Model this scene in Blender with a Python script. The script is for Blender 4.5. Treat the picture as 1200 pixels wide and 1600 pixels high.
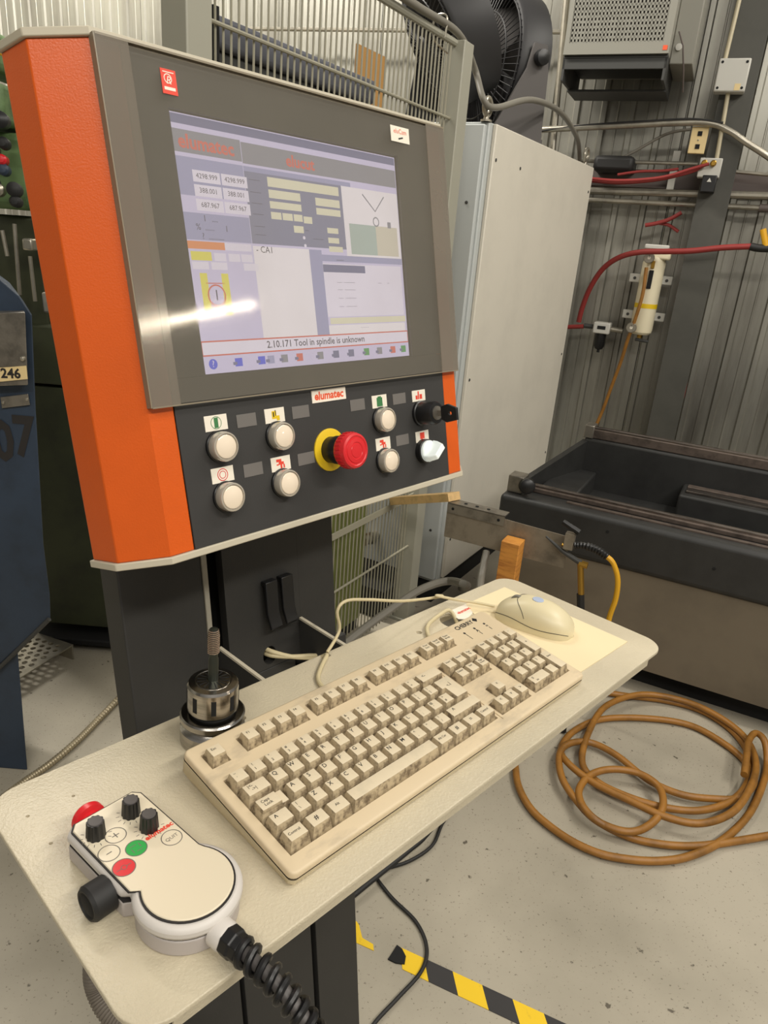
import bpy, bmesh, math, random
from mathutils import Matrix, Vector as V
random.seed(7)
for o in list(bpy.data.objects): bpy.data.objects.remove(o)
S = bpy.context.scene
COL = S.collection
R = math.radians

# ------------------------------------------------------------------ camera
FPX = 1109.0
CAM = V((0, 0, 1.5))
RCW = Matrix(((0.9966, 0.0828, 0.0), (0.0296, -0.3560, 0.9340), (0.0773, -0.9308, -0.3572)))
cam_d = bpy.data.cameras.new('camera'); cam = bpy.data.objects.new('camera', cam_d); COL.objects.link(cam)
cam_d.sensor_fit = 'HORIZONTAL'; cam_d.sensor_width = 36.0; cam_d.lens = FPX*36/1200; cam_d.clip_start = .02
cx, cy, cz = RCW @ V((1,0,0)), RCW @ V((0,-1,0)), RCW @ V((0,0,-1))
cx.normalize(); cz = (cz - cx*cx.dot(cz)).normalized(); cy = cz.cross(cx)
cam.matrix_world = Matrix(((cx.x,cy.x,cz.x,0),(cx.y,cy.y,cz.y,0),(cx.z,cy.z,cz.z,1.5),(0,0,0,1)))
S.camera = cam

# ------------------------------------------------------------------ world, lamps, exposure
w = bpy.data.worlds.new('world'); S.world = w; w.use_nodes = True
w.node_tree.nodes['Background'].inputs[0].default_value = (1.0, .95, .87, 1)
w.node_tree.nodes['Background'].inputs[1].default_value = .30
def area(name, loc, aim, sx, sy, power, col=(1, .95, .86)):
    l = bpy.data.lights.new(name, 'AREA'); l.shape = 'RECTANGLE'; l.size = sx; l.size_y = sy; l.energy = power; l.color = col
    o = bpy.data.objects.new(name, l); COL.objects.link(o); o.location = loc
    o.rotation_euler = (V(aim)-V(loc)).to_track_quat('-Z', 'Y').to_euler()
    return o
area('ceiling_strip_lamp', (0.2, -2.6, 4.4), (0.2, 0.2, .8), 2.6, .3, 105)
area('ceiling_strip_lamp', (2.8, -1.0, 4.4), (1.2, 0.8, .8), 2.6, .3, 125)
area('ceiling_strip_lamp', (-2.0, 3.4, 4.4), (-1.6, 4.8, 2.2), 2.6, .3, 280)
area('ceiling_strip_lamp', (2.7, 1.9, 4.5), (1.2, 2.6, 1.0), 2.6, .3, 82)
area('hanging_strip_lamp', (6.5, 0.0, 3.17), (0, 0.7, 1.2), 1.25, .04, 9, (1, .86, .66))
S.view_settings.view_transform = 'Standard'; S.view_settings.look = 'None'
S.view_settings.gamma = 1; S.view_settings.use_curve_mapping = False
S.view_settings.exposure = -0.2

# ------------------------------------------------------------------ geometry helpers
def ray(px, py): return RCW @ V(((px-600)/FPX, (py-800)/FPX, 1))
def on_plane(px, py, p, n):
    r = ray(px, py); return CAM + r*((p-CAM).dot(n)/r.dot(n))
def on_z(px, py, z=0.0): return on_plane(px, py, V((0,0,z)), V((0,0,1)))
def frame(o, ex, ey, ez=None):
    ex = V(ex).normalized(); ey = V(ey); ey = (ey-ex*ex.dot(ey)).normalized(); ez = ex.cross(ey); o = V(o)
    return Matrix(((ex.x,ey.x,ez.x,o.x),(ex.y,ey.y,ez.y,o.y),(ex.z,ey.z,ez.z,o.z),(0,0,0,1)))
def yawframe(o, deg): return frame(o, (math.cos(R(deg)), math.sin(R(deg)), 0), (-math.sin(R(deg)), math.cos(R(deg)), 0))

_font = bpy.data.curves.new('lettering', 'FONT'); _font.resolution_u = 2; _fo = bpy.data.objects.new('lettering', _font)
_tc = {}
def glyphs(s, bold=0.0):
    if (s, bold) not in _tc:
        _font.body = s; _font.offset = bold; _font.size = 1; _font.align_x = 'CENTER'; _font.align_y = 'CENTER'
        m = _fo.to_mesh(); _tc[(s, bold)] = ([tuple(v.co) for v in m.vertices], [tuple(p.vertices) for p in m.polygons]); _fo.to_mesh_clear()
    return _tc[(s, bold)]

class MB:
    """collects shapes in local units (k = metres per unit)"""
    def __init__(self, k=1.0): self.v = []; self.f = []; self.m = []; self.k = k
    def add(self, vs, fs, mi=0):
        b = len(self.v); self.v += [tuple(a*self.k for a in p) for p in vs]
        self.f += [tuple(i+b for i in f) for f in fs]; self.m += [mi]*len(fs); return self
    def box(self, x0, x1, y0, y1, z0, z1, mi=0):
        return self.add([(x0,y0,z0),(x1,y0,z0),(x1,y1,z0),(x0,y1,z0),(x0,y0,z1),(x1,y0,z1),(x1,y1,z1),(x0,y1,z1)],
            [(0,3,2,1),(4,5,6,7),(0,1,5,4),(1,2,6,5),(2,3,7,6),(3,0,4,7)], mi)
    def obox(self, c, a, b, cc, mi=0):
        """oriented box: centre and three half-axis vectors"""
        c, a, b, cc = V(c), V(a), V(b), V(cc)
        vs = [c+a*i+b*j+cc*l for l in (-1,1) for (i,j) in ((-1,-1),(1,-1),(1,1),(-1,1))]
        return self.add([tuple(p) for p in vs], [(0,3,2,1),(4,5,6,7),(0,1,5,4),(1,2,6,5),(2,3,7,6),(3,0,4,7)], mi)
    def bar(self, p, q, wx, wy, up=(0,0,1), mi=0):
        p, q = V(p), V(q); d = (q-p); u = V(up); s = d.cross(u).normalized(); u = s.cross(d).normalized()
        return self.obox((p+q)/2, d/2, s*(wx/2), u*(wy/2), mi)
    def prism(self, poly, z0, z1, mi=0, ax='z'):
        n = len(poly)
        def P(a, z): return (a[0],a[1],z) if ax == 'z' else ((a[0],z,a[1]) if ax == 'y' else (z,a[0],a[1]))
        vs = [P(a,z0) for a in poly]+[P(a,z1) for a in poly]
        return self.add(vs, [tuple(range(n))[::-1], tuple(range(n,2*n))]+[(i,(i+1)%n,n+(i+1)%n,n+i) for i in range(n)], mi)
    def cyl(self, p, q, r0, r1=None, n=24, mi=0, caps=True):
        return self.tube([p, q], [r0, r0 if r1 is None else r1], n, mi, caps)
    def tube(self, pts, r, n=10, mi=0, caps=True, closed=False):
        pts = [V(p) for p in pts]; rs = r if isinstance(r, (list, tuple)) else [r]*len(pts)
        t0 = (pts[1]-pts[0]).normalized(); u = V((0,0,1)) if abs(t0.z) < .9 else V((1,0,0))
        u = (u-t0*t0.dot(u)).normalized(); vs = []; L = len(pts)
        for i, p in enumerate(pts):
            if closed: t = (pts[(i+1)%L]-pts[i-1])
            else: t = (pts[min(i+1,L-1)]-pts[max(i-1,0)])
            t = t.normalized() if t.length > 1e-9 else t0
            u = (u-t*t.dot(u)).normalized(); wv = t.cross(u)
            vs += [tuple(p+(u*math.cos(2*math.pi*j/n)+wv*math.sin(2*math.pi*j/n))*rs[i]) for j in range(n)]
        fs = []
        for i in range(L if closed else L-1):
            a, b = i*n, ((i+1)%L)*n
            fs += [(a+j, a+(j+1)%n, b+(j+1)%n, b+j) for j in range(n)]
        if caps and not closed: fs += [tuple(range(n))[::-1], tuple(range((L-1)*n, L*n))]
        return self.add(vs, fs, mi)
    def lathe(self, prof, c=(0,0,0), ax=(0,0,1), n=32, mi=0):
        """profile of (radius, height) along an axis"""
        c, ax = V(c), V(ax).normalized(); u = V((1,0,0)) if abs(ax.x) < .8 else V((0,1,0)); u = (u-ax*ax.dot(u)).normalized(); wv = ax.cross(u)
        vs = []
        for (r, h) in prof: vs += [tuple(c+ax*h+(u*math.cos(2*math.pi*j/n)+wv*math.sin(2*math.pi*j/n))*r) for j in range(n)]
        fs = [(i*n+j, i*n+(j+1)%n, (i+1)*n+(j+1)%n, (i+1)*n+j) for i in range(len(prof)-1) for j in range(n)]
        if prof[0][0] > 1e-6: fs.append(tuple(range(n))[::-1])
        if prof[-1][0] > 1e-6: fs.append(tuple(range((len(prof)-1)*n, len(prof)*n)))
        return self.add(vs, fs, mi)
    def text(self, s, o, ex, ey, size, mi=0, bold=0.0, lift=0.0):
        gv, gf = glyphs(s, bold); o, ex, ey = V(o), V(ex), V(ey); ez = ex.cross(ey)
        return self.add([tuple(o+ex*(x*size)+ey*(y*size)+ez*lift) for x, y, z in gv], gf, mi)
    def rect(self, x0, x1, y0, y1, z, mi=0): return self.add([(x0,y0,z),(x1,y0,z),(x1,y1,z),(x0,y1,z)], [(0,1,2,3)], mi)
    def ring(self, x, y, z, r0, r1, n=28, mi=0):
        vs = [(x+r*math.cos(2*math.pi*j/n), y+r*math.sin(2*math.pi*j/n), z) for r in (r0, r1) for j in range(n)]
        return self.add(vs, [(j, n+j, n+(j+1)%n, (j+1)%n) for j in range(n)], mi)
    def disc(self, x, y, z, r, n=28, mi=0):
        return self.add([(x+r*math.cos(2*math.pi*j/n), y+r*math.sin(2*math.pi*j/n), z) for j in range(n)], [tuple(range(n))], mi)
    def holed(self, outer, holes, z0, z1, mi=0, cham=0):
        """plate with real holes; outer and holes are 2-D loops; top edge rounded by cham"""
        k = self.k; bm = bmesh.new(); cxm = sum(p[0] for p in outer)/len(outer); cym = sum(p[1] for p in outer)/len(outer)
        def inset(d):
            n = len(outer); res = []
            for i in range(n):
                a, b, c = V(outer[i-1]), V(outer[i]), V(outer[(i+1)%n]); e1 = (b-a).normalized(); e2 = (c-b).normalized()
                nn = V((-(e1.y+e2.y), e1.x+e2.x)).normalized(); res.append((b.x+nn.x*d, b.y+nn.y*d))
            return res
        loops = [(outer, z0)]
        if cham:
            for a in (0, 30, 60, 90): loops.append((inset(cham*(1-math.cos(R(a)))), z1-cham*(1-math.sin(R(a)))))
        else: loops.append((outer, z1))
        rings = [[bm.verts.new((x, y, z)) for x, y in l] for l, z in loops]
        for a, b in zip(rings, rings[1:]):
            n = len(a)
            for i in range(n): bm.faces.new((a[i], a[(i+1)%n], b[(i+1)%n], b[i]))
        for zz, which in ((z1, -1), (z0, 0)):
            es = []
            rg = rings[which]
            for i in range(len(rg)):
                e = bm.edges.get((rg[i], rg[(i+1)%len(rg)])); es.append(e)
            for h in holes:
                hv = [bm.verts.new((x, y, zz)) for x, y in h]
                h_e = [bm.edges.new((hv[i], hv[(i+1)%len(hv)])) for i in range(len(hv))]; es += h_e
            r = bmesh.ops.triangle_fill(bm, use_beauty=True, use_dissolve=False, edges=es)
        # hole walls
        for h in holes:
            t = [min((v for v in bm.verts), key=lambda v, x=x, y=y: (v.co-V((x, y, z1))).length) for x, y in h]
            b = [min((v for v in bm.verts), key=lambda v, x=x, y=y: (v.co-V((x, y, z0))).length) for x, y in h]
            for i in range(len(h)):
                j = (i+1)%len(h)
                try: bm.faces.new((t[i], t[j], b[j], b[i]))
                except ValueError: pass
        bmesh.ops.recalc_face_normals(bm, faces=bm.faces); bm.verts.index_update()
        self.add([tuple(v.co) for v in bm.verts], [tuple(v.index for v in f.verts) for f in bm.faces], mi); bm.free(); return self
    def build(self, name, mats, parent=None, M=None, smooth=35, bevel=0, seg=2, kind=None):
        me = bpy.data.meshes.new(name); vs = self.v
        loc = V((0,0,0))
        if parent is None and M is None:
            xs = [p[0] for p in vs]; ys = [p[1] for p in vs]; zs = [p[2] for p in vs]
            loc = V(((min(xs)+max(xs))/2, (min(ys)+max(ys))/2, min(zs))); vs = [(p[0]-loc.x, p[1]-loc.y, p[2]-loc.z) for p in vs]
        me.from_pydata(vs, [], self.f)
        for m in (mats if isinstance(mats, (list, tuple)) else [mats]): me.materials.append(m)
        me.polygons.foreach_set('material_index', self.m)
        if smooth: me.polygons.foreach_set('use_smooth', [True]*len(me.polygons)); me.set_sharp_from_angle(angle=R(smooth))
        me.update(); o = bpy.data.objects.new(name, me); COL.objects.link(o)
        if parent is not None: o.parent = parent
        if M is not None: o.matrix_world = M
        elif parent is None: o.location = loc
        if bevel:
            b = o.modifiers.new('bevel', 'BEVEL'); b.width = bevel; b.segments = seg; b.limit_method = 'ANGLE'; b.angle_limit = R(40)
        if kind: o['kind'] = kind
        return o
def tag(o, label, cat, group=None):
    o['label'] = label; o['category'] = cat
    if group: o['group'] = group
    return o
def thing(name, label, cat, M, group=None):
    o = bpy.data.objects.new(name, None); COL.objects.link(o); o.empty_display_size = .05; o.matrix_world = M; return tag(o, label, cat, group)
def child(name, mesh, parent):
    o = bpy.data.objects.new(name, mesh); COL.objects.link(o); o.parent = parent; return o
def spline(pts, n=8, closed=False):
    pts = [V(p) for p in pts]; L = len(pts); out = []
    rng = range(L if closed else L-1)
    for i in rng:
        g = lambda j: pts[j%L] if closed else pts[max(0, min(L-1, j))]
        a, b, c, d = g(i-1), g(i), g(i+1), g(i+2)
        for s in range(n):
            t = s/n; out.append(.5*((2*b)+(c-a)*t+(2*a-5*b+4*c-d)*t*t+(-a+3*b-3*c+d)*t**3))
    if not closed: out.append(pts[-1])
    return out
def rrect(x0, x1, y0, y1, r, n=6):
    o = []
    for cx_, cy_, a in ((x1-r, y0+r, -90), (x1-r, y1-r, 0), (x0+r, y1-r, 90), (x0+r, y0+r, 180)):
        o += [(cx_+r*math.cos(R(a+90*i/n)), cy_+r*math.sin(R(a+90*i/n))) for i in range(n+1)]
    return o
def circ(x, y, r, n=20): return [(x+r*math.cos(2*math.pi*i/n), y+r*math.sin(2*math.pi*i/n)) for i in range(n)]

# ------------------------------------------------------------------ materials
def lin(c): return tuple(((v/255)/12.92 if v/255 <= .04045 else ((v/255+.055)/1.055)**2.4) for v in c)+(1,)
def mat(name, col, rough=.5, metal=0.0, var=0.0, vscale=8, bump=0.0, bscale=200, spec=.5, col2=None, emit=None, estr=1.0, stretch=None, coat=0.0, lo=.45, hi=.7):
    m = bpy.data.materials.new(name); m.use_nodes = True; nt = m.node_tree; b = nt.nodes['Principled BSDF']
    b.inputs['Base Color'].default_value = lin(col); b.inputs['Roughness'].default_value = rough; b.inputs['Metallic'].default_value = metal
    b.inputs['Specular IOR Level'].default_value = spec; b.inputs['Coat Weight'].default_value = coat
    if emit: b.inputs['Emission Color'].default_value = lin(emit); b.inputs['Emission Strength'].default_value = estr
    if var or col2 or bump:
        tc = nt.nodes.new('ShaderNodeTexCoord'); mp = nt.nodes.new('ShaderNodeMapping'); nt.links.new(tc.outputs['Object'], mp.inputs[0])
        if stretch: mp.inputs['Scale'].default_value = stretch
    if var or col2:
        n = nt.nodes.new('ShaderNodeTexNoise'); n.inputs['Scale'].default_value = vscale; n.inputs['Detail'].default_value = 6; n.inputs['Roughness'].default_value = .65
        nt.links.new(mp.outputs[0], n.inputs['Vector'])
        r = nt.nodes.new('ShaderNodeValToRGB'); r.color_ramp.elements[0].position = lo; r.color_ramp.elements[1].position = hi
        c2 = col2 if col2 else tuple(max(0, v*(1-var)) for v in col)
        r.color_ramp.elements[0].color = lin(col); r.color_ramp.elements[1].color = lin(c2)
        nt.links.new(n.outputs['Fac'], r.inputs[0]); nt.links.new(r.outputs[0], b.inputs['Base Color'])
    if bump:
        n2 = nt.nodes.new('ShaderNodeTexNoise'); n2.inputs['Scale'].default_value = bscale; n2.inputs['Detail'].default_value = 2
        nt.links.new(mp.outputs[0], n2.inputs['Vector']); bp = nt.nodes.new('ShaderNodeBump'); bp.inputs['Strength'].default_value = bump; bp.inputs['Distance'].default_value = .002
        nt.links.new(n2.outputs['Fac'], bp.inputs['Height']); nt.links.new(bp.outputs[0], b.inputs['Normal'])
    return m
def emis(name, col, s):
    m = bpy.data.materials.new(name); m.use_nodes = True; b = m.node_tree.nodes['Principled BSDF']
    b.inputs['Base Color'].default_value = (.01,.01,.01,1); b.inputs['Roughness'].default_value = .35
    b.inputs['Emission Color'].default_value = lin(col); b.inputs['Emission Strength'].default_value = s; return m
def hazy(name, col, fac, rough=.25, gl=.12):
    m = bpy.data.materials.new(name); m.use_nodes = True; nt = m.node_tree; out = nt.nodes['Material Output']
    nt.nodes.remove(nt.nodes['Principled BSDF'])
    tr = nt.nodes.new('ShaderNodeBsdfTransparent'); tr.inputs[0].default_value = (.95,.95,.93,1)
    di = nt.nodes.new('ShaderNodeBsdfDiffuse'); di.inputs[0].default_value = lin(col)
    g = nt.nodes.new('ShaderNodeBsdfGlossy'); g.inputs['Roughness'].default_value = rough; g.inputs[0].default_value = (1,1,1,1)
    m1 = nt.nodes.new('ShaderNodeMixShader'); m2 = nt.nodes.new('ShaderNodeMixShader')
    n = nt.nodes.new('ShaderNodeTexNoise'); n.inputs['Scale'].default_value = 9; n.inputs['Detail'].default_value = 5
    tc = nt.nodes.new('ShaderNodeTexCoord'); nt.links.new(tc.outputs['Object'], n.inputs['Vector'])
    mr = nt.nodes.new('ShaderNodeMapRange'); mr.inputs['From Min'].default_value = .3; mr.inputs['From Max'].default_value = .75
    mr.inputs['To Min'].default_value = fac*.85; mr.inputs['To Max'].default_value = min(1, fac*1.2)
    nt.links.new(n.outputs['Fac'], mr.inputs[0]); nt.links.new(mr.outputs[0], m1.inputs[0])
    nt.links.new(tr.outputs[0], m1.inputs[1]); nt.links.new(di.outputs[0], m1.inputs[2])
    m2.inputs[0].default_value = gl; nt.links.new(m1.outputs[0], m2.inputs[1]); nt.links.new(g.outputs[0], m2.inputs[2])
    nt.links.new(m2.outputs[0], out.inputs[0]); return m

M_or = mat('orange_powder_coat', (214,90,17), .36, bump=.10, bscale=620, var=.05, vscale=5)
M_pl = mat('anthracite_face_plate', (52,51,50), .55, bump=.06, bscale=900)
M_trim = mat('beige_grey_plate', (192,184,164), .5)
M_ped = mat('charcoal_powder_coat', (46,45,43), .6, bump=.12, bscale=500, var=.12, vscale=6)
M_pedlite = mat('lit_tone_sheet_edge', (150,145,132), .5)  # light catching the charcoal flange edge, painted as pale grey
M_black = mat('black_plastic', (22,22,23), .4, var=.2, vscale=40)
M_blackm = mat('black_matt', (14,14,14), .8)
M_shelf = mat('textured_light_grey_paint', (200,189,164), .38, bump=.35, bscale=420, var=.06, vscale=5)
M_kb = mat('aged_beige_plastic', (214,195,162), .5, col2=(180,165,140), vscale=14, stretch=(1,2.5,1), lo=.55, hi=.78, bump=.05, bscale=900)
M_kbs = mat('aged_beige_plastic_lower', (196,182,150), .55)
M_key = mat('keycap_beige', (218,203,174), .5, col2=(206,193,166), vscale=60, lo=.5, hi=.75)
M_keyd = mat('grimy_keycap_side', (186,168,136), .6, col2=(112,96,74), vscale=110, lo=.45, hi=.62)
M_well = mat('dark_brown_key_well', (92,80,62), .8)  # one dark brown for the floor under the keys and the case seam
M_ink = mat('black_print', (38,35,34), .6)
M_inkl = mat('grey_print', (110,105,98), .6)
M_white = mat('white_plastic', (208,202,195), .42, bump=.03, bscale=600)
M_whitec = mat('cream_membrane', (224,212,186), .35)
M_pgrey = mat('pale_lilac_grey_plastic', (180,172,167), .4)
M_red = mat('red_plastic', (212,38,44), .35)
M_redp = mat('red_print', (226,70,50), .6)
M_orp = mat('orange_red_print', (226,88,50), .6)
M_yel = mat('yellow_plastic', (226,190,24), .5)
M_green = mat('green_print', (40,160,70), .5)
M_gprint = mat('dark_green_print', (60,120,70), .6)
M_lens = mat('clear_cream_lens', (238,222,200), .15, coat=.6)
M_lensr = mat('clear_lens_ring', (190,182,168), .12, metal=.3, coat=.8)
M_label = mat('white_label', (236,228,212), .6)
M_glabel = mat('grey_label', (108,104,100), .6)
M_steel = mat('turned_steel', (178,174,168), .22, metal=1.0, var=.35, vscale=6, stretch=(1,1,18))
M_steeld = mat('dull_steel', (150,144,134), .38, metal=.8, var=.3, vscale=14)
M_tap = mat('dark_tool_steel', (70,74,68), .35, metal=.8)
M_thread = mat('bright_thread_crest', (196,178,164), .25, metal=.9)
M_cable = mat('beige_cable', (202,188,150), .5)
M_galv = mat('galvanised_conduit', (176,170,156), .32, metal=.75, var=.2, vscale=8)
M_wall = mat('galvanised_sheet', (172,170,160), .34, metal=.66, col2=(108,104,96), vscale=2.0, stretch=(2.2,2.2,.25), lo=.42, hi=.78)
M_seam = mat('dark_seam', (46,42,38), .7)
M_floor = None
M_cab = mat('light_grey_cabinet_paint', (214,208,194), .45, var=.04, vscale=3)
M_cabs = mat('pale_blue_grey_door', (182,186,184), .45)
M_fence = mat('grey_green_fence_paint', (150,146,128), .5)
M_post = mat('grey_post_paint', (158,156,142), .5)
M_posts = mat('taupe_post', (128,120,104), .55)
M_bed = mat('black_machine_paint', (42,42,41), .5, var=.25, vscale=7, bump=.08, bscale=150)
M_apron = mat('brown_grey_apron', (112,102,86), .55, var=.12, vscale=3)
M_rail = mat('ground_rail_steel', (140,130,122), .25, metal=.9, var=.4, vscale=9, stretch=(1,12,12))
M_rust = mat('oily_brown_rail', (108,96,88), .45, metal=.5, var=.3, vscale=20)
M_hose = mat('ochre_rubber_hose', (152,104,40), .48, col2=(112,76,28), vscale=9, bump=.06, bscale=120)
M_redh = mat('red_rubber_hose', (140,46,43), .5)
M_greyh = mat('grey_corrugated_hose', (112,104,94), .6)
M_greyc = mat('grey_cable', (120,116,106), .5)
M_column = mat('dark_grey_column_paint', (76,75,69), .6, var=.15, vscale=3)
M_girt = mat('brown_grey_girt', (96,86,82), .6)
M_fan = mat('black_fan_metal', (42,41,42), .5)
M_fang = mat('charcoal_fan_stand', (84,80,78), .5)
M_ac = mat('grey_heater_paint', (140,138,128), .5)
M_acd = mat('dark_heater_underside', (62,62,60), .6)
M_wood = mat('pine_wood', (208,142,62), .6, col2=(160,98,40), vscale=5, stretch=(2,2,14))
M_ply = mat('sawn_wood', (216,180,124), .6, var=.2, vscale=20)
M_plate = mat('scratched_steel_plate', (150,140,124), .45, metal=.5, var=.25, vscale=10)
M_blue = mat('machine_blue_paint', (46,60,78), .5, var=.2, vscale=9)
M_olive = mat('olive_green_paint', (54,58,36), .6, col2=(36,38,26), vscale=4)
M_gm = mat('mill_green_paint', (104,130,84), .55, col2=(60,80,46), vscale=10)
M_brass = mat('brass', (176,138,62), .35, metal=.9)
M_cream = mat('cream_outlet_plate', (228,204,150), .5)
M_conc = mat('cream_conduit_paint', (190,180,152), .45)
M_boxg = mat('pale_grey_box', (196,194,186), .5)
M_dry = mat('dryer_cream_paint', (226,216,186), .45)
M_yelc = mat('yellow_cable', (214,160,28), .45)
M_blk2 = mat('black_rubber', (28,27,26), .6)
M_beam = mat('blue_grey_gantry', (94,96,106), .6, var=.2, vscale=6)
M_card = mat('cardboard', (170,128,72), .7)
M_pad = mat('cream_mouse_pad', (230,213,174), .55)
M_padw = mat('white_mouse_pad_corner', (240,230,214), .5)
M_mouse = mat('mouse_beige', (212,200,164), .4)
M_mouse2 = mat('mouse_lower_beige', (190,180,148), .45)
M_badge = mat('pale_blue_badge', (170,182,205), .3)
M_tapey = mat('hazard_yellow', (234,194,30), .6, col2=(190,150,40), vscale=30, lo=.6, hi=.8)
M_tapek = mat('hazard_black', (48,46,46), .6)
M_dark = mat('dark_void', (16,15,14), .8)
M_armor = mat('armoured_conduit_steel', (170,158,132), .4, metal=.6)
M_cover = hazy('dusty_hazed_cover', (150,142,128), .20, .06, .05)  # grey mixed in for dust and as painted haze of the reflected ceiling
M_band = hazy('smoky_cover_band', (134,125,112), .62, .09, .09)
M_edge = mat('frosted_cover_edge', (132,122,104), .3)

# ------------------------------------------------------------------ floor and wall (the setting)
def floor_mat():
    m = bpy.data.materials.new('painted_concrete'); m.use_nodes = True; nt = m.node_tree; b = nt.nodes['Principled BSDF']; b.inputs['Roughness'].default_value = .55
    tc = nt.nodes.new('ShaderNodeTexCoord')
    def noise(s, d, lo, hi, a, c):
        n = nt.nodes.new('ShaderNodeTexNoise'); n.inputs['Scale'].default_value = s; n.inputs['Detail'].default_value = d; nt.links.new(tc.outputs['Object'], n.inputs['Vector'])
        r = nt.nodes.new('ShaderNodeValToRGB'); r.color_ramp.elements[0].position = lo; r.color_ramp.elements[1].position = hi
        r.color_ramp.elements[0].color = a; r.color_ramp.elements[1].color = c; nt.links.new(n.outputs['Fac'], r.inputs[0]); return r
    base = noise(2.5, 8, .35, .7, lin((174,166,149)), lin((148,141,125)))
    spots = noise(36, 5, .675, .715, (1,1,1,1), lin((96,88,76)))
    fine = noise(150, 2, .655, .70, (1,1,1,1), lin((120,112,98)))
    x1 = nt.nodes.new('ShaderNodeMixRGB'); x1.blend_type = 'MULTIPLY'; x1.inputs[0].default_value = .8
    x2 = nt.nodes.new('ShaderNodeMixRGB'); x2.blend_type = 'MULTIPLY'; x2.inputs[0].default_value = .6
    nt.links.new(base.outputs[0], x1.inputs[1]); nt.links.new(spots.outputs[0], x1.inputs[2])
    nt.links.new(x1.outputs[0], x2.inputs[1]); nt.links.new(fine.outputs[0], x2.inputs[2]); nt.links.new(x2.outputs[0], b.inputs['Base Color'])
    return m
M_floor = floor_mat()
MB().box(-6, 8, -4, 7.5, -.05, 0).build('floor', M_floor, M=Matrix(), smooth=0, kind='structure')

WYAW = -22
WO = V((1.46, 4.08, 0)); WX = V((math.cos(R(WYAW)), math.sin(R(WYAW)), 0)); WN = V((math.sin(R(WYAW)), -math.cos(R(WYAW)), 0))  # WN points to the camera
def wl(px, py, off=0.0):
    """point on the wall plane (moved off metres into the room)"""
    return on_plane(px, py, WO+WN*off, WN)
WM = frame(WO, WX, -WN)          # local x along the wall, y into the wall, z up
wall = MB().box(-6.2, 3.2, .06, .16, 0, 5).build('wall_back', M_seam, M=WM, smooth=0, kind='structure')
# ribbed sheets, each its own piece
pitch = .145
prof = [(0,0),(.003,0),(.010,-.013),(.034,-.013),(.041,0),(.090,0),(.093,-.003),(.098,-.003),(.101,0)]
def sheet_mesh(nr):
    pts = [(i*pitch+x, y) for i in range(nr) for x, y in prof]+[(nr*pitch-.004, 0)]
    b = MB(); n = len(pts)
    b.add([(x,y,0.02) for x,y in pts]+[(x,y,4.98) for x,y in pts], [(i,i+1,n+i+1,n+i) for i in range(n-1)])
    return b
first = None
for i in range(11):
    if first is None:
        first = sheet_mesh(6).build('metal_sheet', M_wall, wall, smooth=0); o = first
    else: o = child('metal_sheet', first.data, wall)
    o.location = (-6.2+i*.87, 0.055-.02, 0)
girt = MB().box(-6.2, 3.2, -.05, .02, 1.86, 1.945).build('wall_rail', M_girt, wall, smooth=0)
MB().box(-4.35, -4.25, -4, 6.2, 0, 5).build('wall_left', M_wall, M=Matrix(), smooth=0, kind='structure')
def wlocal(px, py, off): return WM.inverted() @ wl(px, py, off)

# steel column (H section) standing against the wall
gc = wlocal(1072, 500, .20); cx0 = gc.x
cb = MB(); d = .15
cb.box(cx0-.075, cx0+.075, -.20, -.188, 0, 5); cb.box(cx0-.075, cx0+.075, -.042, -.03, 0, 5); cb.box(cx0-.005, cx0+.005, -.188, -.042, 0, 5)
cb.build('trim_1', M_column, M=WM, smooth=0, bevel=.002, kind='structure')

# ------------------------------------------------------------------ control panel
TLp = V((-0.2178, 0.7078, 1.592)); XP = V((0.6485, 0.7612, -0.0007)); DN = V((0.1667, -0.1430, -0.9756))
PB = (162, -400, -30)     # base point inside the panel's own millimetre frame
Mp0 = frame(TLp, XP, -DN); Mp = Mp0 @ Matrix.Translation(V(PB)*.001)
panel = thing('control_panel', 'orange framed machine control panel with screen and push buttons on dark pedestal', 'control panel', Mp)
class PMB(MB):
    """panel frame: millimetres, x right, y up from the screen's top edge, z out"""
    def __init__(self): super().__init__(.001)
    def add(self, vs, fs, mi=0): return super().add([(p[0]-PB[0], p[1]-PB[1], p[2]-PB[2]) for p in vs], fs, mi)
YB, YT = -394, 43
def yprism(poly, y0, y1):
    b = PMB(); n = len(poly); vs = [(x,y0,z) for x,z in poly]+[(x,y1,z) for x,z in poly]
    b.add(vs, [tuple(range(n)), tuple(range(n,2*n))[::-1]]+[(i,n+i,n+(i+1)%n,(i+1)%n) for i in range(n)]); return b
yprism([(-110,-68),(-41,-68),(-41,0),(-67,0),(-105,-30)][::-1], YB, YT).build('side_cheek', M_or, panel, bevel=.0012)
yprism([(434,-68),(429,-30),(391,0),(365,0),(365,-68)][::-1], YB, YT).build('side_cheek', M_or, panel, bevel=.0012)
PMB().box(-41, 365, YB, YT, -66, -8).build('housing', M_ped, panel)
PMB().box(-40.5, 364.5, YB, -232, -2, .6).build('button_plate', M_pl, panel, bevel=.0005)
# bezel around the screen
fr = PMB(); fr.holed([(-40.5,-231.5),(364.5,-231.5),(364.5,YT),(-40.5,YT)], [[(-2,2),(306,2),(306,-231),(-2,-231)]], -2, .6)
fr.build('screen_bezel', M_pl, panel, smooth=0)
out = [(-113,-70),(-108,-29),(-68,3),(392,3),(432,-29),(437,-70)][::-1]
yprism(out, YB-7, YB).build('bottom_trim', M_trim, panel, bevel=.001)
yprism(out, YT, YT+7).build('top_trim', M_trim, panel, bevel=.001)
PMB().box(40, 290, -330, -60, -110, -66).build('rear_box', M_ped, panel, bevel=.003)

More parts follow.
